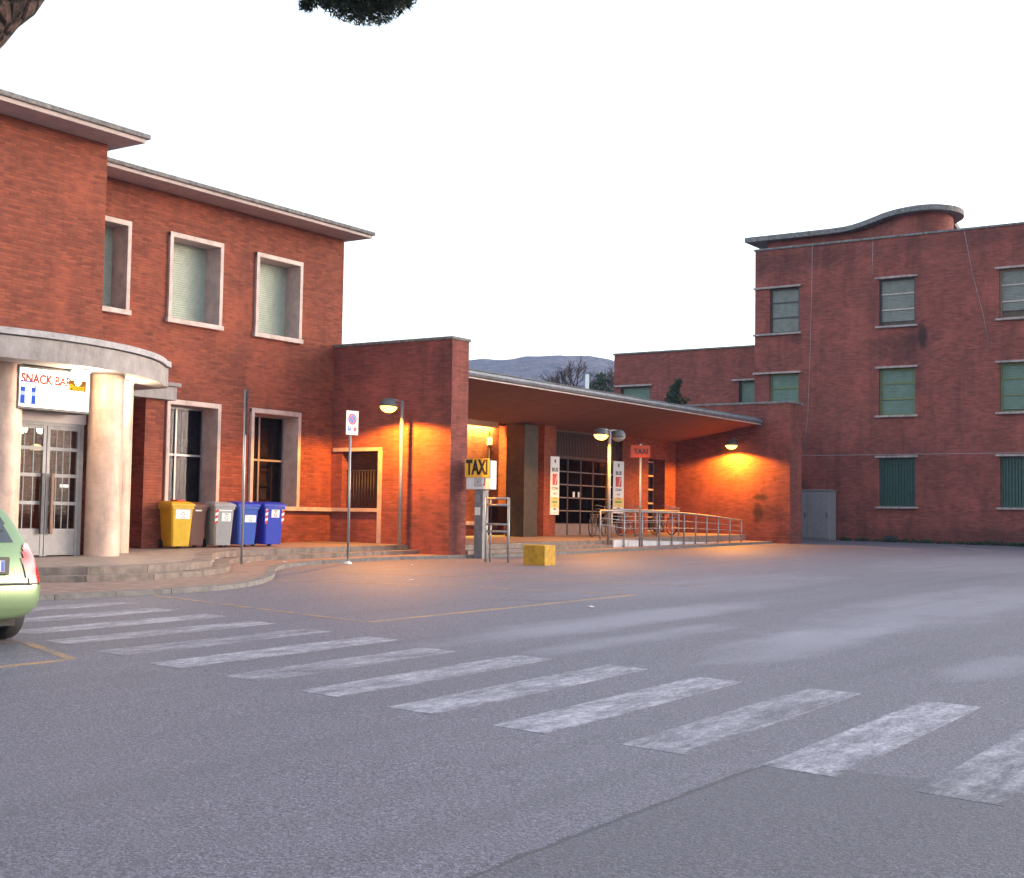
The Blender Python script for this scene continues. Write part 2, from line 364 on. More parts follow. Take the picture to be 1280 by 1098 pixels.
# pavement with kerb stones, and the two-stepped platform
kerb = [(-17.9, 2.0), (-17.6, 6.0), (-17.1, 10.0), (-16.72, 12.4), (-16.5, 13.84), (-16.36, 15.04), (-16.38, 16.0), (-16.86, 17.3), (-17.95, 18.85), (-19.3, 20.2), (-20.35, 21.5), (-20.9, 23.2), (-21.1, 24.6), (-21.2, 26.4), (-20.6, 27.9), (-20.3, 29.2), (-20.25, 33.0), (-20.3, 40.0), (-20.4, 46.3), (-20.4, 47.45)]
def smooth(pts, n=2):
    for _ in range(n):
        o = [pts[0]]
        for a, b in zip(pts, pts[1:]): o += [(a[0]*.75+b[0]*.25, a[1]*.75+b[1]*.25), (a[0]*.25+b[0]*.75, a[1]*.25+b[1]*.75)]
        pts = o+[pts[-1]]
    return pts
def offset(pts, d):
    o = []
    for i, p in enumerate(pts):
        a, b = Vector(pts[max(i-1, 0)]), Vector(pts[min(i+1, len(pts)-1)]); t_ = (b-a).normalized(); o.append((p[0]-t_.y*d, p[1]+t_.x*d))
    return o
def resample(pts, step):
    out = [pts[0]]; acc = 0
    for a, b in zip(pts, pts[1:]):
        a, b = Vector(a), Vector(b); L = (b-a).length; d = step-acc
        while d <= L: out.append(tuple(a+(b-a)*d/L)); d += step
        acc = (acc+L) % step
    if (Vector(out[-1])-Vector(pts[-1])).length > .3*step: out.append(pts[-1])
    else: out[-1] = pts[-1]
    return out
kerb = smooth(kerb)
kin = offset(kerb, .15)
mb = MB(); n = len(kin)
back = [(-25.2, p[1]) for p in kin]
mb.add([(x, y, G(x, y, .075)) for x, y in kin]+[(x, y, G(x, y, .075)) for x, y in back], [(i, i+1, n+i+1, n+i) for i in range(n-1)])
pav = struct('pavement', mb, M_PAVE, 'reddish tiled pavement with a low kerb in front of the station')
def stones(pts, width, o_bot, o_top, mat, parent, name, step, gap=.006, inner=True, jit=.006):
    ks = resample(pts, step)
    for a, b in zip(ks, ks[1:]):
        a, b = Vector(a), Vector(b); d = (b-a).normalized(); nn = Vector((-d.y, d.x))*width; g = d*gap
        j = rng.uniform(-jit, jit)
        q = [a+g, b-g, b-g+nn, a+g+nn]
        mb = MB(); mb.prism([(p.x, p.y) for p in q], lambda x, y: G(x, y, o_bot), lambda x, y: G(x, y, o_top+j))
        part(name, mb, mat, parent)
stones(kerb, .16, -.1, .08, M_KERB, pav, 'kerb_stone', 1.0)

arc = [(-22.2+3.6*math.cos(R(a)), 16.4+3.6*math.sin(R(a))) for a in range(-64, 46, 7)]
topstep = [(-22.1, 5.0), (-22.1, 11.0), (-21.7, 12.2)]+arc+[(-20.35, 19.55), (-21.2, 20.35), (-21.75, 21.0), (-22.05, 21.8), (-22.1, 23.0), (-22.1, 26.9)]
topstep = smooth(topstep, 1); low = offset(topstep, -.34)
low = [p for p in low]
plat_edge = offset(topstep, .30)
n = len(plat_edge); mb = MB()
mb.add([(x, y, G(x, y, .297)) for x, y in plat_edge]+[(-25.3, y, G(-25.3, y, .297)) for x, y in plat_edge], [(i, i+1, n+i+1, n+i) for i in range(n-1)])
plat = struct('platform', mb, M_PLAT, 'raised stone platform along the snack bar and station front')
stones(topstep, .36, .05, .30, M_STEP, plat, 'step_slab', 1.15)
stones(low, .42, -.02, .175, M_STEP, plat, 'step_slab', 1.25)
# end of the narrow steps by the wing wall
part('step_slab', MB().prism([(-22.1, 26.9), (-22.1, 28.05), (-25.2, 28.05), (-25.2, 26.9)], lambda x, y: G(x, y, -.1), lambda x, y: G(x, y, .299)), M_STEP, plat)
part('step_slab', MB().prism([(-21.75, 26.6), (-21.75, 28.05), (-22.12, 28.05), (-22.12, 26.6)], lambda x, y: G(x, y, -.1), lambda x, y: G(x, y, .172)), M_STEP, plat)
# portico platform, its steps and the ramp
mb = MB().prism([(-21.5, 28.85), (-21.5, 47.45), (-27.0, 47.45), (-27.0, 28.85)], lambda x, y: G(x, y, -.1), lambda x, y: G(x, y, .297))
pplat = struct('portico_platform', mb, M_PLAT, 'raised floor under the long canopy')
stones([(-21.15, 28.85), (-21.15, 36.6)], .35, .05, .30, M_STEP, pplat, 'step_slab', 1.3)
stones([(-20.8, 28.85), (-20.8, 36.3)], .36, -.02, .17, M_STEP, pplat, 'step_slab', 1.3)
M_RAMP = plain('ramp_white_paint', (.66, .62, .66), .7, var=.15, scale=4, grime=.25)
rampz = lambda x, y: G(x, y, .30-.29*max(0, min(1, (y-36.7)/9.2)))
mb = MB()
for k in range(10):
    a, b = 36.65+k*.93, 36.65+(k+1)*.93
    mb.prism([(-21.02, a), (-21.02, b), (-21.5, b), (-21.5, a)], lambda x, y: G(x, y, -.1), lambda x, y: rampz(x, y)-.004)
part('ramp_floor', mb, M_PLAT, pplat)
for k in range(10):
    a, b = 36.65+k*.93, 36.65+(k+1)*.93-.01
    part('ramp_panel', MB().prism([(-20.95, a), (-20.95, b), (-21.01, b), (-21.01, a)], lambda x, y: G(x, y, -.1), lambda x, y: rampz(x, y)+.01), M_RAMP, pplat)

# hills far behind
mb = MB(); nx, ny = 150, 36; vs = []
def hillz(u, v):
    x = -1500+2100*u
    prof = [(-1500, 60), (-900, 90), (-746, 124), (-711, 135), (-676, 140), (-635, 139), (-595, 137), (-570, 131), (-500, 108), (-400, 88), (-200, 70), (600, 40)]
    for (a, ha), (b, hb) in zip(prof, prof[1:]):
        if a <= x <= b: h = ha+(hb-ha)*(x-a)/(b-a); break
    s_ = math.sin(min(1, v*1.0)*math.pi/2)
    return h*s_+noise.fractal(Vector((x*.012, v*9, 3.3)), .9, 2.1, 5)*5*s_+noise.noise(Vector((x*.11, v*50, 1)))*2.0*s_
for j in range(ny+1):
    for i in range(nx+1):
        u, v = i/nx, j/ny
        vs.append((-1500+2100*u, 620+400*v, hillz(u, v)+1))
for i in range(nx+1): vs.append((-1500+2100*i/nx, 1500, 0))
mb.add(vs, [(j*(nx+1)+i, j*(nx+1)+i+1, (j+1)*(nx+1)+i+1, (j+1)*(nx+1)+i) for j in range(ny+1) for i in range(nx)], True)
t = NT('wooded_hillside'); p = t.pos()
t.base(t.mix((.008, .012, .012), (.17, .13, .125), t.noise(p, .12, 8, .85, .40, .60))); t.rough(1); t.bump(t.noise(p, .13, 6, .75), 6); M_HILL = t.m
struct('hill', mb, M_HILL, 'low wooded hill, bluish in the distance')

# ================================================================ STATION BUILDING (left)
XF = -24.8
st = thing('station_building', 'two-storey red brick station building with travertine-framed windows left of the portico', 'building', (-27, 20, .6))
up_w = [(22.13, 23.86), (25.0, 26.71), (19.28, 20.98), (10.0, 11.7), (7.1, 8.8)]
UZ0, UZ1, LZ0, LZ1 = 6.14, 8.27, 1.86, 4.31
lo_w = [(22.19, 23.92), (24.96, 26.78), (7.1, 8.8), (10.0, 11.7)]
holes = [(a+.09, b-.09, UZ0+.09, UZ1-.09) for a, b in up_w]+[(a+.09, b-.09, LZ0, LZ1-.09) for a, b in lo_w]
mb = wall(MB(), 'X', XF, .62, 4.5, 28.38, .2, 9.18, holes)
wall(mb, 'X', -31.0, .3, 4.5, 28.38, .2, 9.18)
mb.box(-31.0, XF-.62, 28.08, 28.38, .2, 9.18); mb.box(-31.0, XF-.62, 4.5, 4.8, .2, 9.18)
part('wall', mb, M_BRICK, st)
part('floor_slab', MB().box(-31, XF-.62, 4.8, 28.08, 4.9, 5.1), M_INT, st)
rf = part('roof', MB().box(-31.5, XF+.80, 4.2, 28.60, 9.183, 9.26), M_SOFFIT, st)
part('roof_edge', MB().bbox(-31.6, XF+.86, 4.1, 28.68, 9.262, 9.36, .02), M_LICHEN, rf)
for a_, b_ in ((21.47, 28.06), (4.5, 12.9)): part('sill_course', MB().box(XF+.002, XF+.10, a_, b_, 1.76, 1.86), M_STONE, st)

def framed_window(parent, a, b, z0, z1, X, sill=True, depth=.56):
    f = MB(); t_ = .11
    f.bbox(X-depth, X+.07, a, a+t_, z0, z1, .012); f.bbox(X-depth, X+.07, b-t_, b, z0, z1, .012); f.bbox(X-depth, X+.072, a, b, z1-t_, z1+.01, .012)
    w = part('window', f, M_TRAV, parent)
    if sill: part('sill', MB().bbox(X-depth, X+.10, a-.04, b+.04, z0-.02, z0+.10, .012), M_TRAV, w)
    return w
def shutter(parent, axis, a, b, z0, z1, plane, mat, pitch=.055, name='roller_shutter'):
    mb = MB(); z = z0; k = 0
    while z < z1-.001:
        h = min(pitch, z1-z)
        if axis == 'X': mb.add([(plane, a, z), (plane, b, z), (plane+.014, b, z+.012), (plane+.014, a, z+.012), (plane+.009, b, z+h), (plane+.009, a, z+h)], [(0, 1, 2, 3), (3, 2, 4, 5)])
        else: mb.add([(a, plane, z), (b, plane, z), (b, plane-.014, z+.012), (a, plane-.014, z+.012), (b, plane-.009, z+h), (a, plane-.009, z+h)], [(0, 1, 2, 3), (3, 2, 4, 5)])
        z += pitch
    return part(name, mb, mat, parent, kind='stuff')
for i, (a, b) in enumerate(up_w):
    w = framed_window(st, a, b, UZ0, UZ1, XF)
    low_ = UZ0+.10+(.10 if i == 0 else .06)
    shutter(w, 'X', a+.11, b-.11, low_+(.02 if i == 2 else 0), UZ1-.11, XF-.46, M_SHUT)
    part('shutter_slot', MB().box(XF-.56, XF-.52, a+.1, b-.1, UZ0+.09, UZ1-.1), M_INT, w)
    if i < 2:
        part('sill_box', MB().box(XF-.44, XF-.30, a+.15, a+.45+.1*i, UZ0+.10, UZ0+.165), M_WHITE, w)
for i, (a, b) in enumerate(lo_w):
    w = framed_window(st, a, b, LZ0-.04, LZ1, XF, sill=False)
    X = XF-.46; m = (a+b)/2-.12; zm = 3.02
    fr = MB()
    for yy in (a+.11, m-.025, b-.16): fr.box(X-.03, X+.03, yy, yy+.05, LZ0, LZ1-.11)
    for zz in (LZ0, zm, LZ1-.16): fr.box(X-.025, X+.025, a+.16, m-.026, zz, zz+.05); fr.box(X-.025, X+.025, m+.026, b-.161, zz, zz+.05)
    part('window_frame', fr, M_ALU, w)
    for (p0, p1) in ((a+.16, m-.025), (m+.025, b-.16)):
        for (q0, q1) in ((LZ0+.05, zm), (zm+.05, LZ1-.16)):
            part('pane', MB().box(X-.006, X+.002, p0, p1, q0, q1), M_GLASS, w)
    bl = MB()
    if i == 1:
        for k in range(6): bl.box(X-.30, X-.26, m+.05, b-.2, LZ0+.15+k*.38, LZ0+.20+k*.38)
        for yy in (m+.05, m+.22, b-.3): bl.box(X-.258, X-.235, yy, yy+.06, LZ0+.05, LZ1-.2)
        part('inner_shutter', bl, M_WOOD, w)
    else:
        for yy in (a+.2, a+.42, m+.12, m+.45): bl.box(X-.3, X-.28, yy, yy+.05, LZ0+.05, LZ1-.2)
        part('inner_curtain', bl, plain('dim_curtain', (.34, .31, .32), .9), w)
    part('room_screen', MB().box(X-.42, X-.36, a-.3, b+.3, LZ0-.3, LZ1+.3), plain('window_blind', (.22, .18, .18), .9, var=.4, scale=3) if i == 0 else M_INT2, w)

# ================================================================ SNACK BAR BLOCK (projecting)
XB = -23.8
sb = thing('snack_bar_building', 'tall projecting red brick block with the curved concrete porch of the snack bar', 'building', (-24.5, 16.2, .7))
mb = wall(MB(), 'X', XB, .5, 12.95, 19.45, .3, 9.57, [(14.6, 18.9, .3, 4.3)])
mb.box(-30.5, XB-.5, 18.95, 19.45, .3, 9.57); mb.box(-30.5, XB-.5, 12.95, 13.45, .3, 9.57); mb.box(-30.5, -30.0, 13.45, 18.95, .3, 9.57)
part('wall', mb, M_BRICK, sb)
rf = part('roof', MB().box(-31, XB+.80, 12.6, 19.80, 9.573, 9.66), M_SOFFIT, sb)
part('roof_edge', MB().bbox(-31.1, XB+.86, 12.5, 19.90, 9.662, 9.77, .02), M_LICHEN, rf)
part('interior_wall', MB().box(-28.0, -27.9, 13.5, 18.9, .5, 4.3), plain('snack_bar_wall', (.12, .16, .15), .8, var=.6, scale=3), sb)
part('interior_ceiling', MB().box(-29.9, XB-.5, 13.46, 18.94, 4.32, 4.42), M_CEIL, sb)
part('interior_floor', MB().box(-29.9, -22.0, 15.0, 18.9, .72, .76), M_PLAT, sb)

# curved porch slab
def porch(r, ycut, xin=XF+.004):
    cx_, cy_, r0 = -26.2, 16.15, 5.4+r
    hi = [(cx_+r0*math.cos(R(a)), cy_+r0*math.sin(R(a))) for a in range(0, 47, 3)]
    hi = [p for p in hi if p[1] < ycut+r]
    ex, ey = hi[-1]
    tail = [(ex-.12, ey+.22), (ex-.36, ey+.40), (ex-.68, ey+.48), (XB-.2, ey+.5), (xin, ey+.5)]
    side = hi+tail
    mir = [(x, 2*cy_-y) for x, y in side]
    poly = mir[::-1][:-1]+side
    return poly
slab = part('porch_slab', MB().prism(porch(0, 20.05), 4.33, 4.72), M_CONC, sb)
part('porch_coping', MB().prism(porch(.06, 20.05), 4.745, 4.86), plain('coping_grey', (.36, .35, .38), .8, var=.25, scale=7, grime=.3), slab)
part('drip_groove', MB().prism(porch(-.02, 20.05), 4.721, 4.744), M_DARKM, slab)

def column(cx_, cy_, r, z0, z1, mat=M_COLUMN):
    c = None; h = (z1-z0)/5
    col = part('column', MB().lathe([(r-.006, z0-.05), (r-.006, z1)], (cx_, cy_, 0), 40), mat, sb)
    for k in range(5):
        a, b = z0+k*h+.0015, z0+(k+1)*h-.0015
        part('drum', MB().lathe([(r-.003, a), (r, a+.003), (r, b-.003), (r-.003, b)], (cx_, cy_, 0), 64, False), mat, col)
for cy_ in (18.06, 15.70): column(-21.88, cy_, .34, .75, 4.33)
for cy_ in (19.10, 13.2): column(-22.78, cy_, .31, .76, 4.33)
for y in (18.0, 15.5): part('vestibule_wall', MB().box(-23.79, -22.0, y, y+.25, .7, 4.325), M_BRICK, sb)
# end pier with its concrete lintel
part('pier', MB().box(XF+.004, -24.02, 20.92, 21.46, .6, 4.20), M_BRICK, sb)
l_ = part('lintel', MB().bbox(XF+.004, -23.9, 20.0, 21.72, 4.205, 4.51, .012), M_CONC, sb)
part('lintel_cap', MB().bbox(XF+.004, -23.84, 20.3, 21.80, 4.512, 4.60, .02), M_CONC, l_)

# door
dX = -22.12
dr = part('door', MB().box(dX-.06, dX+.03, 17.64, 17.71, .76, 3.34).box(dX-.06, dX+.03, 16.02, 16.09, .76, 3.34).box(dX-.06, dX+.031, 16.091, 17.639, 3.27, 3.34), M_GREYP, sb)
part('header_panel', MB().box(dX-.03, dX+.02, 16.02, 17.76, 3.342, 3.78), plain('door_header', (.52, .46, .48), .6, var=.1), sb)
for (a, b) in ((16.09, 16.85), (16.87, 17.64)):
    lf = MB().box(dX-.03, dX+.02, a, a+.07, .78, 3.27).box(dX-.03, dX+.02, b-.07, b, .78, 3.27)
    for z in (1.24, 1.76, 2.29, 2.80, 3.20): lf.box(dX-.028, dX+.018, a+.071, b-.071, z, z+.065)
    for k in (1, 2, 3):
        if k < 3 or a > 16.5: yy = a+.07+(b-a-.14)*k/(4 if a > 16.5 else 3); lf.box(dX-.012, dX+.012, yy-.009, yy+.009, 1.305, 3.2)
    leaf = part('door_leaf', lf, M_GREYP, dr)
    part('kick_panel', MB().box(dX-.02, dX+.012, a+.071, b-.071, .80, 1.239), M_GREYP, leaf)
    for z0, z1 in ((1.305, 1.76), (1.825, 2.29), (2.355, 2.80), (2.865, 3.20)):
        part('pane', MB().box(dX-.004, dX+.002, a+.071, b-.071, z0, z1), M_GLASSD, leaf)
    y = b-.10 if a < 16.5 else a+.10
    part('door_handle', MB().bbox(dX+.05, dX+.10, y-.035, y+.035, 1.2, 2.36, .01).box(dX+.02, dX+.05, y-.02, y+.02, 1.3, 1.34).box(dX+.02, dX+.05, y-.02, y+.02, 2.2, 2.24), M_WOOD if a > 16.5 else M_DARKM, leaf)
part('door_notice', MB().box(dX+.004, dX+.008, 17.2, 17.42, 2.10, 2.16), M_WHITEP, dr)

# illuminated sign over the door
sg = thing('light_box_sign', 'lit white SNACK BAR light box with blue T panel above the grey door', 'sign', (-21.7, 16.5, 3.5))
part('sign_case', MB().bbox(-21.98, -21.53, 15.74, 17.38, 3.50, 4.31, .01), M_DARKM, sg)
M_SIGNLIT = emis('sign_lit_face', (1, 1, .93), .4)
part('sign_face', MB().box(-21.529, -21.515, 15.78, 17.33, 3.55, 4.26), M_SIGNLIT, sg)
def lit(name, c, s=1.0):
    t = NT(name); t.base(tuple(x*.04 for x in c)); t.b.inputs['Specular IOR Level'].default_value = 0; t.b.inputs['Emission Color'].default_value = (*c, 1); t.b.inputs['Emission Strength'].default_value = s*.2; return t.m
SF = facing((1, 0), (-21.514, 0, 0))
def onface(y, z): return facing((1, 0), (-21.513, y, z))
part('sign_lettering', text_mb('SNACK BAR', .235, onface(16.36, 4.065), .011, .88), lit('sign_red_lit', (.75, .12, .07), .8), sg)
lb = lit('sign_blue_lit', (.07, .16, .75), .8)
part('sign_blue_panel', rect(onface(15.96, 3.81), -.17, .17, -.21, .21), lb, sg)
part('sign_t_letter', rect(onface(15.96, 3.81), -.15, .14, .10, .185, .003).join(rect(onface(15.96, 3.81), -.065, .065, -.19, .099, .003)), M_SIGNLIT, sg)
for a_, b_ in ((-.17, -.066), (.066, .17)): part('sign_cross_band', rect(onface(15.96, 3.79), a_, b_, -.035, .035, .003), lit('sign_band_lit', (.55, .65, .9), 1.0), sg)
part('sign_brown_panel', rect(onface(17.06, 4.03), -.20, .20, -.11, .10), lit('sign_brown_lit', (.30, .13, .02), .7), sg)
part('sign_orange_lettering', text_mb('Pinozzi', .155, onface(17.05, 3.985).copy() @ Matrix.Translation((0, 0, .003)), .004, .78), lit('sign_orange_lit', (1, .5, .03), 1.0), sg)
part('sign_badge', disc(onface(17.06, 4.10), 0, .075, z=.004), M_SIGNLIT, sg)
part('sign_badge_bar', rect(onface(17.06, 4.10), -.03, .03, .005, .015, .007).join(rect(onface(17.06, 4.10), -.03, .03, -.015, -.005, .007)), lit('sign_grey_lit', (.4, .4, .35), .6), sg)
lg = lit('sign_pale_lit', (.80, .80, .74), 1.0)
for s_, z in (('BAR', 3.82), ('Tavola', 3.70)): part('sign_small_lettering', text_mb(s_, .09, onface(17.0, z), 0, 1), lg, sg)

# lamps under the porch slab
M_GLOBE = emis('porch_lamp_glow', (1, .93, .66), 2.0)
def ceiling_lamp(x, y, z, r, label, power, name='ceiling_lamp', col=(1, .86, .55), off=0):
    lp = thing(name, label, 'lamp', (x, y, z), group='round lamps under the porch slab')
    part('lamp_base', MB().lathe([(r*.75, 0), (r*.75, -.03)], (0, 0, 0), 24), M_DARKM, lp, local=True)
    part('lamp_shade', MB().lathe([(r*.7, -.031), (r, -.036), (r*1.0, -.055), (r*.8, -.09), (r*.45, -.105), (0, -.11)], (0, 0, 0), 28), M_GLOBE, lp, local=True)
    ld = bpy.data.lights.new('bulb_light', 'POINT'); ld.energy = power; ld.color = col; ld.shadow_soft_size = .08
    lo = bpy.data.objects.new('bulb_light', ld); COL.objects.link(lo); lo.parent = lp; lo.location = (off, 0, -.24)
ceiling_lamp(-21.32, 16.98, 4.33, .18, 'round glowing ceiling lamp in front of the SNACK BAR sign', 24, col=(1, .74, .46), off=.22)
ceiling_lamp(-22.35, 18.88, 4.33, .19, 'round glowing ceiling lamp between the two right columns of the porch', 30)
# lamps inside the bar, seen through the door
for k, (x, y, z) in enumerate(((-23.3, 17.2, 3.26), (-23.3, 17.62, 3.27))):
    lp = thing('globe_lamp', ['white globe lamp seen through the left door leaf', 'second white globe lamp seen through the door, right of the first'][k], 'lamp', (x, y, z+.12))
    part('globe', MB().lathe([(0, -.09), (.06, -.07), (.09, 0), (.06, .07), (.02, .09)], (0, 0, -.12), 20), M_GLOBE, lp, local=True)
    part('rod', MB().tube([(0, 0, -.02), (0, 0, 4.32-z-.12)], .01, 6), M_DARKM, lp, local=True)
lp = thing('pendant_lamp', 'small orange pendant lamp inside the snack bar', 'lamp', (-23.4, 17.6, 2.86))
part('shade', MB().lathe([(.12, 0), (.09, .09), (.03, .12)], (0, 0, 0), 20), emis('pendant_orange', (1, .45, .05), .4), lp, local=True)
part('cord', MB().tube([(0, 0, .14), (0, 0, 1.46)], .008, 6), M_DARKM, lp, local=True)
ct = thing('bar_counter', 'dim snack bar counter with bottles behind the glass door', 'counter', (-26.6, 18.0, .76))
part('front', MB().box(-26.9, -26.4, 16.0, 18.9, .765, 1.75), plain('counter_green', (.10, .22, .20), .5, var=.6, scale=5), ct)
part('top', MB().box(-26.95, -26.35, 15.95, 18.93, 1.752, 1.80), M_ALU, ct)
cols_ = [(.5, .1, .05), (.1, .35, .15), (.6, .5, .1), (.5, .5, .5), (.1, .2, .4)]
cm = [plain('bottle_%d' % i, c, .3) for i, c in enumerate(cols_)]
for k in range(22):
    y = 16.1+k*.125; part('bottle', MB().lathe([(.035, 0), (.035, .17), (.012, .22), (.012, .28)], (-27.75, y, 2.4 if k % 2 else 2.0), 10), cm[k % 5], ct)
part('shelf', MB().box(-27.9, -27.6, 15.9, 18.9, 2.37, 2.395).box(-27.9, -27.6, 15.9, 18.9, 1.97, 1.995), M_WOOD, ct)

# ================================================================ PORTICO: wing walls, canopy, entrance
po = thing('station_portico', 'long station portico with brick end walls and a thin upward-tilted canopy', 'portico', (-23, 38, .8))
WY = 28.07
mb = wall(MB(), 'Y', WY, .72, XF+.003, -20.82, .35, 6.18, [(-24.42, -23.14, 1.86, 3.36)])
part('end_wall', mb, M_BRICK_OLD, po)
part('wall_coping', MB().bbox(XF+.003, -20.78, WY-.04, WY+.76, 6.182, 6.26, .015), M_LICHEN, po)
fr = part('barred_opening', MB().box(XF+.09, -23.05, WY-.06, WY+.3, 3.365, 3.46).box(-23.138, -23.04, WY-.062, WY+.3, .6, 3.363).box(XF+.10, -23.14, WY-.07, WY+.3, 1.765, 1.858), M_TRAV, po)
for k in range(13): part('bar', MB().tube([(-24.38+k*.1, WY+.2, 1.86), (-24.38+k*.1, WY+.2, 2.85)], .011, 6), M_DARKM, fr)
part('pane', MB().box(-24.42, -23.14, WY+.30, WY+.31, 1.86, 3.36), glass('added_dark_glass', (.5, .48, .44), .1, .1), fr)  # tinted pane added to darken what shows through the opening
part('bar_rail', MB().box(-24.42, -23.14, WY+.185, WY+.215, 2.85, 2.88), M_DARKM, fr)
mb = wall(MB(), 'Y', 47.5, 1.1, -24.9, -19.78, .7, 6.05)
part('end_wall', mb, M_BRICK_OLD, po)
part('wall_coping', MB().bbox(-24.9, -19.74, 47.46, 48.64, 6.053, 6.13, .015), M_LICHEN, po)
# canopy: soffit slopes up from the back wall to the thin front edge
zs_ = lambda x: 4.70+(x+24.4)/(24.4-20.95)*.60
mb = MB(); XC = [-24.6, -24.0, -23.0, -22.0, -20.95]
vs = []
for y in (28.795, 47.495):
    vs += [(x, y, zs_(x)) for x in XC]
mb.add(vs, [(i, i+1, 5+i+1, 5+i) for i in range(4)][::1]); mb.f = [tuple(reversed(f)) for f in mb.f]
mb.add([(-24.6, 28.795, 5.30), (-20.95, 28.795, 5.46), (-20.95, 47.495, 5.46), (-24.6, 47.495, 5.30)], [(0, 1, 2, 3)])
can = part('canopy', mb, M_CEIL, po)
M_EDGE = plain('zinc_edge', (.20, .21, .245), .5, metal=.35, var=.35, scale=6, grime=.35)
e = MB(); pr = [(-20.96, 5.325), (-20.93, 5.31), (-20.86, 5.34), (-20.83, 5.40), (-20.86, 5.46), (-20.94, 5.49), (-21.05, 5.5), (-21.05, 5.34)]
n = len(pr); e.add([(x, 28.80, z) for x, z in pr]+[(x, 47.49, z) for x, z in pr], [(i, (i+1) % n, n+(i+1) % n, n+i) for i in range(n)], False)
part('canopy_edge', e, M_EDGE, can)
part('drip_edge', MB().box(-20.955, -20.90, 28.80, 47.49, 5.275, 5.309), M_STONE, can)
part('roof_flashing', MB().box(-21.3, -20.93, 28.80, 47.49, 5.501, 5.525), M_LICHEN, can)
# back of the portico
BX = -24.45
mb = MB().box(-26.3, -26.0, 28.38, 38.5, .6, 5.3); mb.box(-26.0, BX+.25, 37.74, 38.46, .6, 4.72); mb.box(-26.3, -25.05, 38.461, 38.60, .6, 4.7)
wall(mb, 'X', BX, .6, 43.7, 47.495, .6, 4.75, [(45.3, 46.62, .6, 3.98)])
mb.box(-25.9, BX-.001, 43.35, 43.699, .6, 4.75)
part('back_wall', mb, M_BRICK, po)
part('recess_ceiling', MB().box(-26.0, -24.62, 28.80, 38.46, 4.84, 5.0), plain('recess_plaster', (.6, .56, .45), .8, var=.1), po)
part('roof_slab', MB().box(-32, -24.605, 28.4, 47.49, 5.05, 5.29), M_LICHEN, po)
part('pilaster', MB().bbox(-24.85, -24.15, 36.50, 37.30, .8, 4.66, .01), plain('dark_stone', (.03, .026, .022), .6, var=.6, scale=5, grime=.4), po)
part('stone_ledge', MB().bbox(-26.0, -25.75, 28.9, 37.73, 1.42, 1.53, .01), M_TRAV, po)
part('junction_box', MB().bbox(-26.0, -25.93, 37.05, 37.27, 4.05, 4.29, .01), M_WHITE, po)
part('conduit', MB().tube([(-25.98, 37.16, 4.29), (-25.98, 37.16, 4.84)], .018, 8).tube([(-25.98, 37.16, 4.05), (-25.98, 37.16, 2.6)], .012, 8), M_DARKM, po)
# glazed entrance
EX = -24.62
en = part('entrance', MB().box(EX-.05, EX+.05, 38.47, 43.34, 3.70, 3.80).box(EX-.05, EX+.05, 38.47, 43.34, 4.6, 4.68), M_DARKM, po)
mb = MB(); k = 0; y = 38.5
while y < 43.32: mb.box(EX-.03, EX+(.03 if k % 2 else .0), y, y+.05, 3.80, 4.6); y += .05; k += 1
part('ribbed_panel', mb, M_DARKM, en, kind='stuff')
M_GLASSE = glass('entrance_glass', (.30, .30, .31), .12, .05)
ys = [38.47, 38.95, 39.85, 40.70, 41.52, 42.45, 43.34]; zz = [1.50, 1.95, 2.39, 2.83, 3.27, 3.70]
M_MULL = plain('mullion_grey', (.20, .17, .18), .5, var=.2)
for i in range(6):
    dl = part('door_leaf', MB().box(EX-.03, EX+.03, ys[i], ys[i]+.035, .95, 3.699).box(EX-.03, EX+.03, ys[i+1]-.035, ys[i+1]-.001, .95, 3.699), M_DARKM, en)
    part('kick_panel', MB().box(EX-.02, EX+.02, ys[i]+.036, ys[i+1]-.036, .95, 1.48), plain('kick_panel_grey', (.20, .19, .23), .5, var=.2), dl)
    b_ = MB()
    for z in zz[:-1]: b_.box(EX-.02, EX+.022, ys[i]+.036, ys[i+1]-.036, z-.018, z+.018)
    part('glazing_bar', b_, M_MULL, dl)
    for z0, z1 in zip(zz, zz[1:]): part('pane', MB().box(EX-.004, EX+.002, ys[i]+.036, ys[i+1]-.036, z0+.019, z1-.019), M_GLASSE, dl)
for y in (40.22, 40.55): part('paper_notice', MB().box(EX+.004, EX+.008, y, y+.13, 2.42, 2.60), M_WHITEP, en)
part('hall_back', MB().box(-30.0, -29.8, 38.6, 43.4, .7, 5.0).box(-30, -25.95, 38.601, 38.7, .7, 5.0).box(-30, -25.95, 43.36, 43.46, .7, 5.0).box(-30, -24.7, 38.6, 43.4, .8, 1.0), M_INT, po)
# glazed side door on the right
sdX = BX-.5
sd_ = part('side_door', MB().box(sdX-.03, sdX+.03, 45.302, 45.36, 1.0, 3.98).box(sdX-.03, sdX+.03, 46.56, 46.618, 1.0, 3.98), M_FRAMEB, po)
for k in range(6): part('glazing_bar', MB().box(sdX-.03, sdX+.04, 45.361, 46.559, 1.25+k*.52, 1.31+k*.52), M_TRAV, sd_)
part('pane', MB().box(sdX-.006, sdX, 45.361, 46.559, 1.0, 3.97), M_GLASS, sd_)
part('door_backing', MB().box(sdX-.6, sdX-.55, 45.0, 46.9, .8, 4.2), M_INT, sd_)

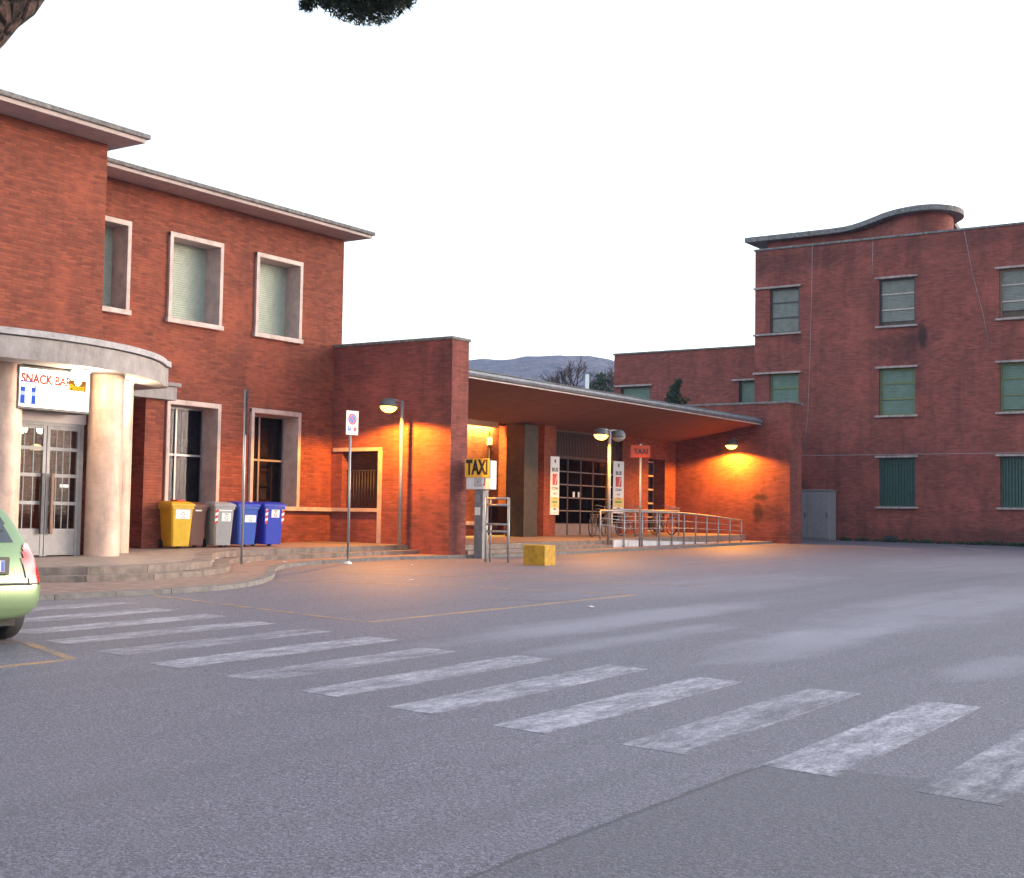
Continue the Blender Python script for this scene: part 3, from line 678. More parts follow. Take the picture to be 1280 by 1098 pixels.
# fluorescent tube in the left recess
lp = thing('tube_lamp', 'lit strip lamp along the ceiling edge of the portico recess behind the end wall', 'lamp', (-25.86, 35.4, 4.84))
part('tube', MB().tube([(0, -1.9, -.06), (0, 1.9, -.06)], .022, 10), emis('tube_glow', (1, .72, .22), .7), lp, local=True)
part('fitting', MB().box(-.03, .03, -2.0, 2.0, -.03, 0).box(.045, .055, -2.0, 2.0, -.22, 0), M_WHITE, lp, local=True)  # front lip made deep to keep the tube's light off the pilaster
ld = bpy.data.lights.new('tube_light', 'AREA'); ld.shape = 'RECTANGLE'; ld.size = .06; ld.size_y = 3.8; ld.energy = 120; ld.color = (1, .66, .14)
lo = bpy.data.objects.new('tube_light', ld); COL.objects.link(lo); lo.parent = lp; lo.location = (0, 0, -.09); lo.rotation_euler = (0, R(22), 0)

# ================================================================ RIGHT: three-storey building, rear wing, cabinet
RY = 54.0
rb = thing('three_storey_building', 'three-storey dark red brick building with curved roof pavilion on the right', 'building', (-14, 58, .9))
wx = [(-23.42, -22.12), (-18.70, -17.24), (-13.98, -12.5), (-9.3, -7.8)]
rows = [(9.62, 11.52, 'a'), (6.02, 7.90, 'b'), (2.38, 4.32, 'c')]
holes = []
for i, (a, b) in enumerate(wx):
    for z0, z1, k in rows:
        if i == 0 and k == 'c': continue
        holes.append((a, b, z0, z1))
mb = wall(MB(), 'Y', RY, .5, -24.1, -4.0, .6, 13.18, holes)
mb.box(-24.1, -23.6, RY+.5, 70, .6, 13.18); mb.box(-4.5, -4.0, RY+.5, 70, .6, 13.18); mb.box(-23.6, -4.5, 69.5, 70, .6, 13.18)
part('wall', mb, M_BRICK_OLD, rb)
part('parapet_coping', MB().bbox(-24.16, -3.94, RY-.06, RY+.54, 13.183, 13.27, .015), M_LICHEN, rb)
part('roof', MB().box(-23.6, -4.5, RY+.5, 69.5, 12.4, 12.5), M_LICHEN, rb)
part('string_course', MB().box(-22.0, -4.0, RY-.02, RY-.002, 4.445, 4.465), M_CONC, rb)
for i, (a, b) in enumerate(wx):
    for z0, z1, k in rows:
        if i == 0 and k == 'c': continue
        Y = RY+.16
        fm = {'a': M_FRAMEB if i > 1 else M_DARKM, 'b': M_FRAMEG, 'c': M_SHUT4}[k]
        sm = {'a': M_SHUT2, 'b': M_SHUT3, 'c': M_SHUT4}[k]
        w = part('window', MB().box(a, a+.07, Y-.05, Y+.04, z0, z1).box(b-.07, b, Y-.05, Y+.04, z0, z1).box(a+.071, b-.071, Y-.05, Y+.04, z1-.07, z1).box(a+.071, b-.071, Y-.05, Y+.04, z0, z0+.06), fm, rb)
        l0 = a-.14 if i else -24.14
        part('lintel', MB().bbox(l0, b+.12, RY-.13, RY+.15, z1+.002, z1+.085, .012), M_LINT, w)
        if not (i == 0 and k == 'b'):
            part('sill', MB().bbox(l0, b+.12, RY-.13, RY+.12, z0-.085, z0-.002, .012), M_LINT, w)
        if k == 'c':
            mb = MB(); x = a+.09
            while x < b-.1: mb.box(x, x+.07, Y-.04, Y+.01, z0+.06, z1-.07); x += .115
            part('louvre', mb, sm, w, kind='stuff'); part('backing', MB().box(a+.07, b-.07, Y+.012, Y+.03, z0+.06, z1-.07), sm, w)
        else:
            shutter(w, 'Y', a+.071, b-.071, z0+((.18, .18, .30, .10)[i] if k == 'a' and i else (.06, .06, .10, .25)[i]), z1-.07, Y, sm, .06)
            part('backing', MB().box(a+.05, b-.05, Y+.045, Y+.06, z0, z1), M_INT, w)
            for q in (1, 2): part('cross_bar', MB().box(a+.071, b-.071, Y-.05, Y-.02, z0+(z1-z0)*q/3, z0+(z1-z0)*q/3+.05), (M_STONE if i != 1 or True else M_STONE) if k == 'a' and i else fm, w)
# roof pavilion with its S-curved slab
front = smooth([(-26.15, 57.4), (-23.6, 57.42), (-21.6, 57.4), (-20.8, 57.0), (-19.85, 56.25), (-18.9, 55.4), (-18.0, 54.95), (-17.1, 54.82), (-16.4, 55.25), (-16.02, 56.1), (-16.15, 57.2), (-16.9, 58.2)], 2)
sl = part('pavilion_slab', MB().prism(front+[(-17.5, 62), (-26.15, 62)], 14.38, 14.60), M_LICHEN, rb)
inner = offset(front, .42)
inner = [(max(x, -25.2), y) for x, y in inner]
part('pavilion_wall', MB().prism(inner+[(-18, 61.6), (-25.2, 61.6)], 12.5, 14.378), M_BRICK_OLD, rb)
part('vent_box', MB().bbox(-20.5, -20.1, 55.6, 55.9, 12.5, 13.55, .02), M_DARKM, rb)
# rear wing
rw = thing('rear_wing_building', 'lower brick wing behind the canopy, left of the three-storey building', 'building', (-28, 58, .9))
holes = [(-31.5, -29.95, 6.0, 7.82), (-25.55, -24.5, 6.0, 7.85)]
mb = wall(MB(), 'Y', 55.6, .5, -31.86, -24.11, .6, 9.33, holes); mb.box(-31.86, -31.36, 56.1, 64, .6, 9.33)
part('wall', mb, M_BRICK_OLD, rw)
part('parapet_coping', MB().bbox(-31.92, -24.11, 55.54, 56.15, 9.333, 9.41, .015), M_LICHEN, rw)
part('roof', MB().box(-31.36, -24.11, 56.15, 64, 8.6, 8.7), M_LICHEN, rw)
for a, b, z0, z1 in holes:
    w = part('window', MB().box(a, a+.07, 55.7, 55.8, z0, z1).box(b-.07, b, 55.7, 55.8, z0, z1).box(a+.071, b-.071, 55.7, 55.8, z1-.07, z1), M_DARKM, rw)
    part('lintel', MB().bbox(a-.3, b+.12, 55.47, 55.75, z1+.002, z1+.085, .012), M_LINT, w)
    shutter(w, 'Y', a+.071, b-.071, z0, z1-.07, 55.76, M_SHUT3, .06)
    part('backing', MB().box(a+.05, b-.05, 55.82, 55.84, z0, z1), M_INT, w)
# low link between the far end wall and the tall building
lk = thing('link_building', 'low flat-roofed brick link between the portico end wall and the tall building', 'building', (-24.2, 51, .9))
part('wall', MB().box(-24.9, -23.3, 48.61, 53.99, .6, 6.0), M_BRICK_OLD, lk)
part('roof', MB().bbox(-24.95, -23.2, 48.605, 53.98, 6.003, 6.10, .015), M_LICHEN, lk)
# cabinet
cb = thing('metal_cabinet', 'grey two-door metal cabinet against the brick wall beside the portico end', 'cabinet', (-21.1, 53.5, G(-21.1, 53.5)))
part('body', MB().bbox(-22.3, -20.45, 53.22, 53.9, G(-21, 53.5), 2.98, .01), M_GREYP, cb)
part('lid', MB().bbox(-22.34, -20.41, 53.17, 53.92, 2.982, 3.03, .01), M_GREYP, cb)
for a, b in ((-22.27, -21.39), (-21.37, -20.48)):
    d_ = part('door', MB().bbox(a, b, 53.185, 53.218, G(-21, 53.5)+.08, 2.93, .006), M_GREYP, cb)
    part('handle', MB().box(b-.12, b-.09, 53.165, 53.184, 1.9, 2.1), M_DARKM, d_)

def cable(pts, label, r=.010, m=M_CONC): solo('cable', MB().tube(pts, r, 6), m, label, 'cable')
cable([(-21.53, RY-.03, 13.2), (-21.56, RY-.03, 11), (-21.62, RY-.04, 8.4), (-21.7, RY-.03, 6.2), (-21.86, RY-.03, 4.6)], 'pale cable running down the tall brick wall left of the centre windows')
cable([(-15.3, RY-.03, 13.2), (-15.0, RY-.03, 11.5), (-14.6, RY-.03, 9.9), (-14.35, RY-.03, 8.6)], 'slanting pale cable on the tall brick wall by the right windows')
cable([(-18.95, RY-.03, 13.1), (-18.98, RY-.03, 11.75)], 'short pale cable above the top centre window')
solo('vent_grille', MB().box(-18.5, -17.95, RY-.03, RY-.002, 1.06, 1.22), M_DARKM, 'small dark vent at the foot of the tall brick wall', 'vent')

# ================================================================ STREET LAMPS
M_SODIUM = emis('sodium_glow', (1, .48, .055), 2.2)
M_SODIUM.node_tree.nodes['Principled BSDF'].inputs['Base Color'].default_value = (.3, .12, .02, 1)
M_LAMPH = plain('lamp_housing', (.10, .10, .11), .45, var=.2)
M_LENS_OFF = plain('lamp_lens_off', (.35, .33, .32), .3, var=.1)
def lamp_head(parent, M, lit_, power):
    """dome luminaire, opening downwards, in local coordinates of M"""
    prof = [(.235, -.02), (.24, 0), (.225, .08), (.175, .155), (.10, .195), (0, .21)]
    hd = part('lamp_head', MB().lathe(prof, (0, 0, 0), 28).xf(M), M_LAMPH, parent, local=True)
    hd.data.polygons[-1].use_smooth = False
    part('lamp_lens', MB().lathe([(0, -.165), (.09, -.15), (.165, -.105), (.205, -.05), (.215, -.021)], (0, 0, 0), 24).xf(M), M_SODIUM if lit_ else M_LENS_OFF, hd, local=True)
    if lit_:
        ld = bpy.data.lights.new('bulb_light', 'SPOT'); ld.energy = power; ld.color = (1, .37, .025); ld.shadow_soft_size = .06; ld.spot_size = R(164); ld.spot_blend = .25
        lo = bpy.data.objects.new('bulb_light', ld); COL.objects.link(lo); lo.parent = parent; lo.location = M @ Vector((0, 0, -.21))
def street_lamp(x, y, ztop, heads, label, power):
    z0 = G(x, y, .07)
    lp = thing('street_lamp', label, 'street lamp', (x, y, z0))
    H = ztop-z0
    part('pole', MB().tube([(0, 0, -.1), (0, 0, H*.45), (0, 0, H+.10)], [.052, .050, .045], 14), M_GALV, lp, local=True)
    part('pole_base', MB().lathe([(.085, -.1), (.085, .02), (.055, .05)], (0, 0, 0), 16), M_GALV, lp, local=True)
    for dx, dy, on in heads:
        a = MB().tube([(0, 0, H+.06), (dx*.5, dy*.5, H+.10), (dx, dy, H+.10)], .022, 8)
        part('arm', a, M_GALV, lp, local=True)
        lamp_head(lp, Matrix.Translation((dx*1.25, dy*1.25, H-.08)) @ Matrix.Rotation(R(5), 4, Vector((dy, -dx, 0)).normalized()), on, power)
street_lamp(-22.13, 27.72, 4.52, [(-.02, -.42, True)], 'grey street lamp with one glowing dome head beside the portico end wall', 250)
street_lamp(-21.0, 36.42, 4.30, [(-.02, -.38, True), (.02, .38, False)], 'grey street lamp with one lit and one unlit head by the portico steps', 170)
# wall lamp on the far end wall
wl_ = thing('wall_lamp', 'glowing dome wall lamp lighting the far brick end wall of the portico', 'lamp', (-21.9, 47.5, 4.62))
part('bracket', MB().tube([(0, 0, .12), (0, -.25, .16), (0, -.42, .12)], .02, 8), M_GREYP, wl_, local=True)
lamp_head(wl_, Matrix.Translation((0, -.48, -.10)), True, 300)

# ================================================================ SIGNS
nx_, ny_ = -20.6, 23.95; z0 = G(nx_, ny_)
ns = thing('no_parking_sign', 'white no-parking sign with blue disc on a slim grey pole before the steps', 'sign', (nx_, ny_, z0))
part('pole', MB().tube([(nx_, ny_, z0-.1), (nx_-.02, ny_, 4.0)], .03, 10), M_GALV, ns)
part('pole_foot', MB().lathe([(.11, -.02), (.09, .03), (.04, .06)], (nx_, ny_, z0), 14), M_WHITE, ns)
F_ = facing((1, -.12), (nx_+.035, ny_, 3.76))
pl = part('sign_plate', MB().bbox(-.185, .185, -.275, .275, -.006, .006, .004).xf(F_), M_WHITEP, ns)
part('red_ring', disc(F_, .095, .13, 0, .085, .0062), M_RED, pl)
part('blue_disc', disc(F_, 0, .092, 0, .085, .0064), M_BLUE, pl)
part('red_slash', MB().box(-.09, .09, -.014, .014, .0085, .0095).xf(F_ @ Matrix.Translation((0, .085, 0)) @ Matrix.Rotation(R(-45), 4, 'Z')), M_RED, pl)
part('blue_pictogram', rect(F_, -.135, -.045, -.185, -.085, .0062), M_BLUE, pl)
part('pictogram_letter', text_mb('P', .075, F_ @ Matrix.Translation((-.09, -.125, .009))), M_WHITEP, pl)
part('red_pictogram', rect(F_, .04, .13, -.19, -.10, .0062), M_RED, pl)
part('caption', text_mb('0 - 24', .05, F_ @ Matrix.Translation((-.09, -.23, .0065))).join(text_mb('zona', .06, F_ @ Matrix.Translation((.085, -.23, .0065)))), M_INK, pl)

px_, py_ = -20.94, 20.95; z0 = G(px_, py_, .07)
es = thing('edge_on_sign', 'tall narrow sign seen edge-on at the top of a thin grey pole by the bins', 'sign', (px_, py_, z0))
part('pole', MB().tube([(px_, py_, z0-.1), (px_-.01, py_-.01, 4.27)], .03, 10), M_GALV, es)
vd = Vector((px_, py_, 0)).normalized()
part('sign_plate', MB().bbox(-.25, .25, -.475, .475, -.012, .012, .004).xf(facing((vd.y, -vd.x), (px_+.035*vd.y, py_-.035*vd.x, 3.80))), M_DARKM, es)

# taxi totem
tx, ty = -20.30, 28.62; z0 = G(tx, ty)
tt = thing('taxi_totem', 'orange and white TAXI call box on a square grey post', 'sign', (tx, ty, z0))
part('post', MB().bbox(tx-.13, tx+.13, ty-.02, ty+.24, z0-.1, 2.37, .01), plain('totem_post', (.17, .17, .19), .55, var=.3, scale=7, grime=.3), tt)
part('sticker', MB().box(tx-.11, tx+.06, ty-.024, ty-.021, 1.72, 1.92), M_WHITE, tt)
part('sticker', MB().box(tx-.10, tx+.04, ty-.024, ty-.021, 2.05, 2.24), M_GREYP, tt)
bx_ = part('call_box', MB().bbox(tx-.37, tx+.39, ty-.06, ty+.20, 2.372, 3.10, .012), M_WHITE, tt)
part('orange_panel', MB().box(tx-.395, tx+.35, ty-.085, ty-.061, 2.68, 3.15), M_ORANGE, bx_)
part('lettering', text_mb('TAXI', .50, facing((0, -1), (tx-.02, ty-.0865, 2.915)), .026, .60), M_INK, bx_)
part('keypad', MB().box(tx-.12, tx+.12, ty-.064, ty-.061, 2.44, 2.66), plain('keypad_grey', (.45, .44, .47), .5), bx_)
part('keypad_button', disc(facing((0, -1), (tx+.0, ty-.0645, 2.56)), 0, .018), M_INK, bx_)
part('phone_mark', MB().box(tx+.20, tx+.225, ty-.064, ty-.061, 2.52, 2.67), M_INK, bx_)
part('red_mark', disc(facing((0, -1), (tx+.19, ty-.0615, 2.49)), 0, .03), M_RED, bx_)

# post-mounted frame beside it
rx, ry = -18.83, 27.32; z0 = G(rx, ry)
rk = thing('metal_frame_rack', 'open grey metal frame with cross bars standing beside the TAXI totem', 'rack', (rx, ry, z0))
for s_ in (-.325, .325):
    part('post', MB().tube([(rx+s_, ry, z0-.1), (rx+s_, ry, 2.14)], .030, 10), M_GALV, rk)
    part('post', MB().tube([(rx+s_+(.06 if s_ < 0 else -.06), ry+.10, z0-.1), (rx+s_+(.06 if s_ < 0 else -.06), ry+.10, 2.10)], .022, 8), M_GALV, rk)
for z, r in ((2.12, .026), (1.96, .03), (1.50, .024), (1.33, .024)):
    part('cross_bar', MB().tube([(rx-.325, ry, z), (rx+.325, ry, z)], r, 8), M_GALV, rk)
part('tinted_panel', MB().box(rx-.27, rx+.27, ry+.012, ry+.02, 1.53, 1.93), glass('smoked_panel', (.25, .24, .26), .1, .2), rk)  # dark see-through sheet between the middle cross bars

# yellow concrete block
mb = MB().bbox(-17.80, -17.20, 26.9, 27.38, G(-17.5, 27.1)-.05, G(-17.5, 27.1)+.47, .02)
solo('concrete_block', mb, M_YEL, 'yellow-painted concrete block on the asphalt in front of the portico steps', 'block')

# red-orange taxi sign on pole
qx, qy = -20.68, 37.8; z0 = G(qx, qy)
t2 = thing('taxi_sign', 'red-orange TAXI sign plate on a pale pole by the ramp', 'sign', (qx, qy, z0))
part('pole', MB().tube([(qx, qy, z0-.1), (qx, qy, 4.0)], .036, 10), M_GALV, t2)
part('pole_cap', MB().lathe([(.04, 0), (.03, .03), (0, .04)], (qx, qy, 4.0), 12), M_WHITE, t2)
F2 = facing((.55, -1), (qx+.02, qy-.05, 3.80))
p2 = part('sign_plate', MB().bbox(-.30, .30, -.19, .19, -.01, .01, .005).xf(F2), M_ORANGER, t2)
part('lettering', text_mb('TAXI', .215, F2 @ Matrix.Translation((.02, -.005, .012)), .007, .92), M_INK, p2)

# vertical banners either side of the entrance
def banner(c, n, w, z0, z1, label, flip):
    b = thing('vertical_banner', label, 'banner', (c[0], c[1], z0))
    F = facing(n, (c[0], c[1], (z0+z1)/2)); h = (z1-z0)/2
    pl = part('panel', MB().bbox(-w/2, w/2, -h, h, -.012, .012, .004).xf(F), M_WHITEP, b)
    T = lambda s, sz, y, m, bold=.004, sx=1: part('lettering', text_mb(s, sz, F @ Matrix.Translation((0, y*h, .0135)), bold, sx), m, pl)
    part('emblem', disc(F, 0, .035, 0, h*.84, .0125, sy=1.9), M_INK, pl)
    T('BUS', .17, .54, M_INK, .006, .95)
    part('red_block', rect(F, -w*.27, w*.27, h*.02, h*.40, .0125), M_RED, pl)
    part('red_block_stroke', rect(F @ Matrix.Rotation(R(-14), 4, 'Z'), -.012, .012, h*.06, h*.36, .015), M_WHITEP, pl)
    T('CON', .12, -.10, M_INK); T('noi', .12, -.27, M_GREYP)
    part('colour_field', rect(F, -w*.45, w*.45, -h*.76, -h*.40, .0125), M_YELP, pl)
    T('VAI', .10, -.44, M_RED); part('green_line', rect(F, -w*.28, w*.28, -h*.60, -h*.53, .016), M_GREENP, pl)
    T('in', .09, -.69, M_RED); T('città', .08, -.80, M_INK); T('~', .12, -.92, M_GREYP)
banner((-24.13, 38.28), (1, -.25), .40, 1.80, 3.71, 'white printed vertical banner on the brick pier left of the glazed entrance', False)
banner((-24.2, 42.62), (1, -.35), .50, 1.90, 3.74, 'white printed vertical banner right of the glazed entrance, behind the railing', True)

# ================================================================ RAILINGS
def railing(x, ys_, ztops, label, wall_o):
    r = thing('railing', label, 'railing', (x, ys_[0], G(x, ys_[0])), group='tubular railings along the ramp')
    for y, zt in zip(ys_, ztops):
        part('post', MB().tube([(x, y, wall_o(x, y)), (x, y, zt)], .026, 8), M_GALV, r)
    P_ = list(zip(ys_, ztops))
    part('top_rail', MB().tube([(x, y, z) for y, z in P_], .028, 8), M_GALV, r)
    for f in (.30, .56):
        part('mid_rail', MB().tube([(x, y, z-(z-wall_o(x, y))*f*.8) for y, z in P_], .012, 6), M_GALV, r)
ysr = [35.75, 37.2, 38.35, 39.5, 40.38, 41.25, 42.1, 42.95, 43.85, 44.8, 45.75]
zt = [1.93, 1.93, 1.93, 1.93, 1.93, 1.92, 1.89, 1.86, 1.82, 1.77, 1.72]
railing(-20.90, ysr, zt, 'outer grey tubular railing on the street side of the white ramp', lambda x, y: G(x, y, 0) if y > 36.7 else G(x, y, .3))
railing(-22.0, [38.35, 39.9, 41.4, 43.0], [2.0, 2.0, 2.0, 2.0], 'inner short grey railing between the ramp and the bicycles', lambda x, y: G(x, y, .29))

# ================================================================ BICYCLES
def bicycle(loc, rz, label, mf, lean=0, basket=False):
    b = thing('bicycle', label, 'bicycle', loc, rz)
    b.rotation_euler = (lean, 0, rz)
    r = .33
    for x, nm in ((-.52, 'wheel'), (.52, 'wheel')):
        ring = lambda rad, n=32: [(x+rad*math.cos(2*math.pi*k/n), 0, r+rad*math.sin(2*math.pi*k/n)) for k in range(n)]
        w = part('wheel', MB().tube(ring(.30), .009, 6, closed=True), M_ALU, b, local=True)
        part('tyre', MB().tube(ring(.325), .018, 8, closed=True), M_BLACK, w, local=True)
        sp = MB()
        for k in range(16):
            a = 2*math.pi*k/16; sp.tube([(x, .02*(-1)**k, r), (x+.3*math.cos(a), 0, r+.3*math.sin(a))], .0025, 4)
        part('spokes', sp, M_ALU, w, local=True); part('hub', MB().tube([(x, -.05, r), (x, .05, r)], .022, 8), M_ALU, w, local=True)
        part('mudguard', MB().tube([(x+.36*math.cos(a), 0, r+.36*math.sin(a)) for a in (R(30+10*k) for k in range(14))], .012, 6), mf, b, local=True)
    fr = MB(); bb = (-.06, 0, .29); seat = (-.20, 0, .80); head = (.36, 0, .84); hb = (.40, 0, .62)
    for a, c in ((bb, seat), (bb, hb), ((-.17, 0, .70), (.37, 0, .80)), ((head), hb)): fr.tube([a, c], .017, 8)
    for s_ in (-.05, .05):
        fr.tube([bb, (-.52, s_, r)], .010, 6); fr.tube([(-.18, 0, .72), (-.52, s_, r)], .009, 6); fr.tube([hb, (.44, s_, .5), (.52, s_, r)], .011, 6)
    part('frame', fr, mf, b, local=True)
    part('saddle', MB().bbox(-.34, -.08, -.07, .07, .86, .92, .025).tube([(-.2, 0, .78), (-.21, 0, .87)], .013, 8), M_BLACK, b, local=True)
    part('handlebar', MB().tube([(.36, 0, .84), (.34, 0, .99)], .012, 8).tube([(.18, -.28, 1.0), (.30, -.25, 1.02), (.35, -.1, .99), (.35, .1, .99), (.30, .25, 1.02), (.18, .28, 1.0)], .012, 8), M_ALU, b, local=True)
    part('crank', MB().lathe([(.085, -.004), (.085, .004)], (0, 0, 0), 20).xf(Matrix.Translation((-.06, -.045, .29)) @ Matrix.Rotation(R(90), 4, 'X')).tube([(-.06, -.07, .29), (.05, -.07, .17)], .010, 6).tube([(-.06, .07, .29), (-.17, .07, .41)], .010, 6).box(.0, .1, -.15, -.07, .155, .18).box(-.22, -.12, .07, .15, .4, .425), M_ALU, b, local=True)
    part('carrier', MB().box(-.72, -.30, -.06, .06, .715, .73).tube([(-.66, .05, .72), (-.52, .06, r)], .006, 6).tube([(-.66, -.05, .72), (-.52, -.06, r)], .006, 6), M_ALU, b, local=True)
    if basket:
        k = MB()
        for z in (.72, .8, .88, .96): k.tube([(.46, -.15, z), (.72, -.15, z), (.72, .15, z), (.46, .15, z)], .006, 5, closed=True)
        for q in range(6): k.tube([(.46+.052*q, -.15, .72), (.46+.052*q, -.15, .96)], .004, 4); k.tube([(.46+.052*q, .15, .72), (.46+.052*q, .15, .96)], .004, 4); k.tube([(.72, -.15+.06*q, .72), (.72, -.15+.06*q, .96)], .004, 4)
        k.box(.46, .72, -.15, .15, .715, .722)
        part('basket', k, M_ALU, b, local=True)
M_BIKE1 = plain('bicycle_black', (.03, .03, .035), .35, var=.2); M_BIKE2 = plain('bicycle_violet_grey', (.16, .12, .17), .35, var=.2)
bicycle((-22.9, 41.15, G(-22.9, 41.2, .30)), R(84), 'black bicycle parked behind the railing in front of the glazed entrance', M_BIKE1, lean=R(3))
bicycle((-23.0, 43.75, G(-23.0, 43.6, .30)), R(-28), 'grey bicycle with basket seen end-on beside the narrow side door', M_BIKE2, lean=R(-4), basket=True)
bicycle((-23.25, 39.65, G(-23.25, 39.6, .30)), R(97), 'dark bicycle whose handlebar shows beside the lit double street lamp', M_BIKE1, lean=R(4))

# ================================================================ BINS
def bin_(x, y, rz, h, w, d, cb_, cl, label, stickers, stripe=False):
    o = thing('wheelie_bin', label, 'bin', (x, y, G(x, y, .301)), rz, 'bins in a row on the platform')
    # local: +X is the front
    s0, H = .80, h-.12; zb = .05
    def ring(k, z): a, b = d/2*k, w/2*k; return [(a, -b, z), (a, b, z), (-a*1.0, b, z), (-a, -b, z)]
    mb = MB(); L = [(s0, zb), (s0+.01, zb+.02), (.985, H-.07), (1.06, H-.065), (1.06, H)]
    vs = []; 
    for k, z in L:
        a, b = d/2*k, w/2*k; c = .035
        vs += [(a-c, -b, z), (a, -b+c, z), (a, b-c, z), (a-c, b, z), (-a+c, b, z), (-a, b-c, z), (-a, -b+c, z), (-a+c, -b, z)]
    mb.add(vs, [(i*8+k, i*8+(k+1) % 8, (i+1)*8+(k+1) % 8, (i+1)*8+k) for i in range(len(L)-1) for k in range(8)]+[tuple(range(7, -1, -1)), tuple(range(32, 40))])
    body = part('body', mb, cb_, o, local=True)
    lid = MB(); a, b = d/2*1.12, w/2*1.10
    lid.add([(a, -b, H+.004), (a, b, H+.004), (-a, b, H+.004), (-a, -b, H+.004), (a-.01, -b+.01, H+.045), (a-.01, b-.01, H+.045), (-a+.01, b-.01, H+.06), (-a+.01, -b+.01, H+.06), (a*.55, -b*.72, H+.10), (a*.55, b*.72, H+.10), (-a*.8, b*.72, H+.115), (-a*.8, -b*.72, H+.115)],
            [(3, 2, 1, 0), (0, 1, 5, 4), (1, 2, 6, 5), (2, 3, 7, 6), (3, 0, 4, 7), (4, 5, 9, 8), (5, 6, 10, 9), (6, 7, 11, 10), (7, 4, 8, 11), (8, 9, 10, 11)])
    part('lid', lid, cl, o, local=True)
    part('handle', MB().tube([(-a-.06, -b*.8, H+.05), (-a-.06, b*.8, H+.05)], .016, 8).box(-a-.06, -a+.02, -b*.8, -b*.7, H+.03, H+.06).box(-a-.06, -a+.02, b*.7, b*.8, H+.03, H+.06), cb_, o, local=True)
    for s_ in (-1, 1):
        part('wheel', MB().lathe([(.10, -.025), (.10, .025)], (0, 0, 0), 20).xf(Matrix.Translation((-d/2*.82, s_*(w/2*s0+.01), .10)) @ Matrix.Rotation(R(90), 4, 'X')), M_BLACK, o, local=True)
    tilt = math.atan2(d/2*(.985-s0), H-.07-zb-.02)
    def face(z, yy=0): k = s0+(.985-s0)*(z-zb)/(H-.07-zb); return Matrix.Translation((d/2*k+.003, yy, z)) @ Matrix.Rotation(tilt, 4, 'Y') @ facing((1, 0), (0, 0, 0))
    for (z, yy, sw, sh, txt, mark) in stickers:
        F = face(z, yy); st_ = part('sticker', rect(F, -sw/2, sw/2, -sh/2, sh/2, 0, .003), M_WHITEP, body, local=True)
        if txt: part('caption', text_mb(txt, sh*.2, F @ Matrix.Translation((0, sh*.33, .0045)), .001, .8), M_INK, st_, local=True)
        if mark:
            m = MB()
            for q in range(3):
                a0 = R(90+120*q); m.join(MB().box(-.035, .022, -.008, .008, .0035, .0045).xf(F @ Matrix.Translation((.034*math.cos(a0), -sh*.08+.034*math.sin(a0), 0)) @ Matrix.Rotation(a0+R(90), 4, 'Z')))
            part('recycling_mark', m, mark, st_, local=True)
            part('caption', text_mb('raccolta', sh*.14, F @ Matrix.Translation((0, -sh*.38, .0045)), 0, .9), M_GREYP, st_, local=True)
    if stripe:
        for yy in ((-w/2*.78, w/2*.82) if stripe == 2 else (-w/2*.78,)):
            for k in range(6):
                F = face(.56+k*.065, yy); mm = MB().add([(-.035, -.034+.0, .003), (.035, -.034+.03, .003), (.035, .031+.03, .003), (-.035, .031, .003)], [(0, 1, 2, 3)]).xf(F)
                part('reflector_stripe', mm, (M_RED, M_WHITEP)[k % 2], body, local=True)
    return o
PB = lambda n, c: plain(n, c, .42, var=.12, scale=5, grime=.12)
m_y, m_r, m_br, m_gr, m_b = PB('bin_yellow', (.60, .37, .008)), PB('bin_red', (.5, .03, .02)), PB('bin_brown', (.10, .034, .026)), PB('bin_grey', (.26, .265, .29)), PB('bin_blue', (.003, .030, .44))
m_b2 = PB('bin_blue_faded', (.012, .07, .42))
bz = R(-14)
o = bin_(-23.66, 21.58, bz, 1.07, .54, .62, m_y, m_y, 'yellow wheelie bin, leftmost of the row', [(.80, .01, .36, .28, 'PLASTICA', M_GREYP)])
part('red_lid_insert', MB().bbox(-.12, .2, -.1, .12, 1.05, 1.09, .01), m_r, o, local=True)
bin_(-23.84, 22.22, bz, 1.05, .50, .56, m_br, m_br, 'brown wheelie bin between the yellow and the grey one', [(.86, .02, .16, .06, '', None)])
bin_(-23.56, 22.78, bz, 1.06, .52, .58, m_gr, m_gr, 'grey wheelie bin with red and white stripes', [(.70, .05, .24, .20, 'VETRO', M_GREENP), (.86, .02, .34, .05, '', None)], 1)
bin_(-23.56, 23.52, bz, 1.07, .56, .66, m_b2, m_b, 'faded blue wheelie bin just behind the bare pole', [(.66, .06, .30, .17, '', M_GREENP)])
bin_(-23.39, 24.22, bz, 1.07, .56, .66, m_b, m_b, 'bright blue wheelie bin, rightmost of the row', [(.78, .02, .22, .19, 'CARTA', M_RED)], 2)

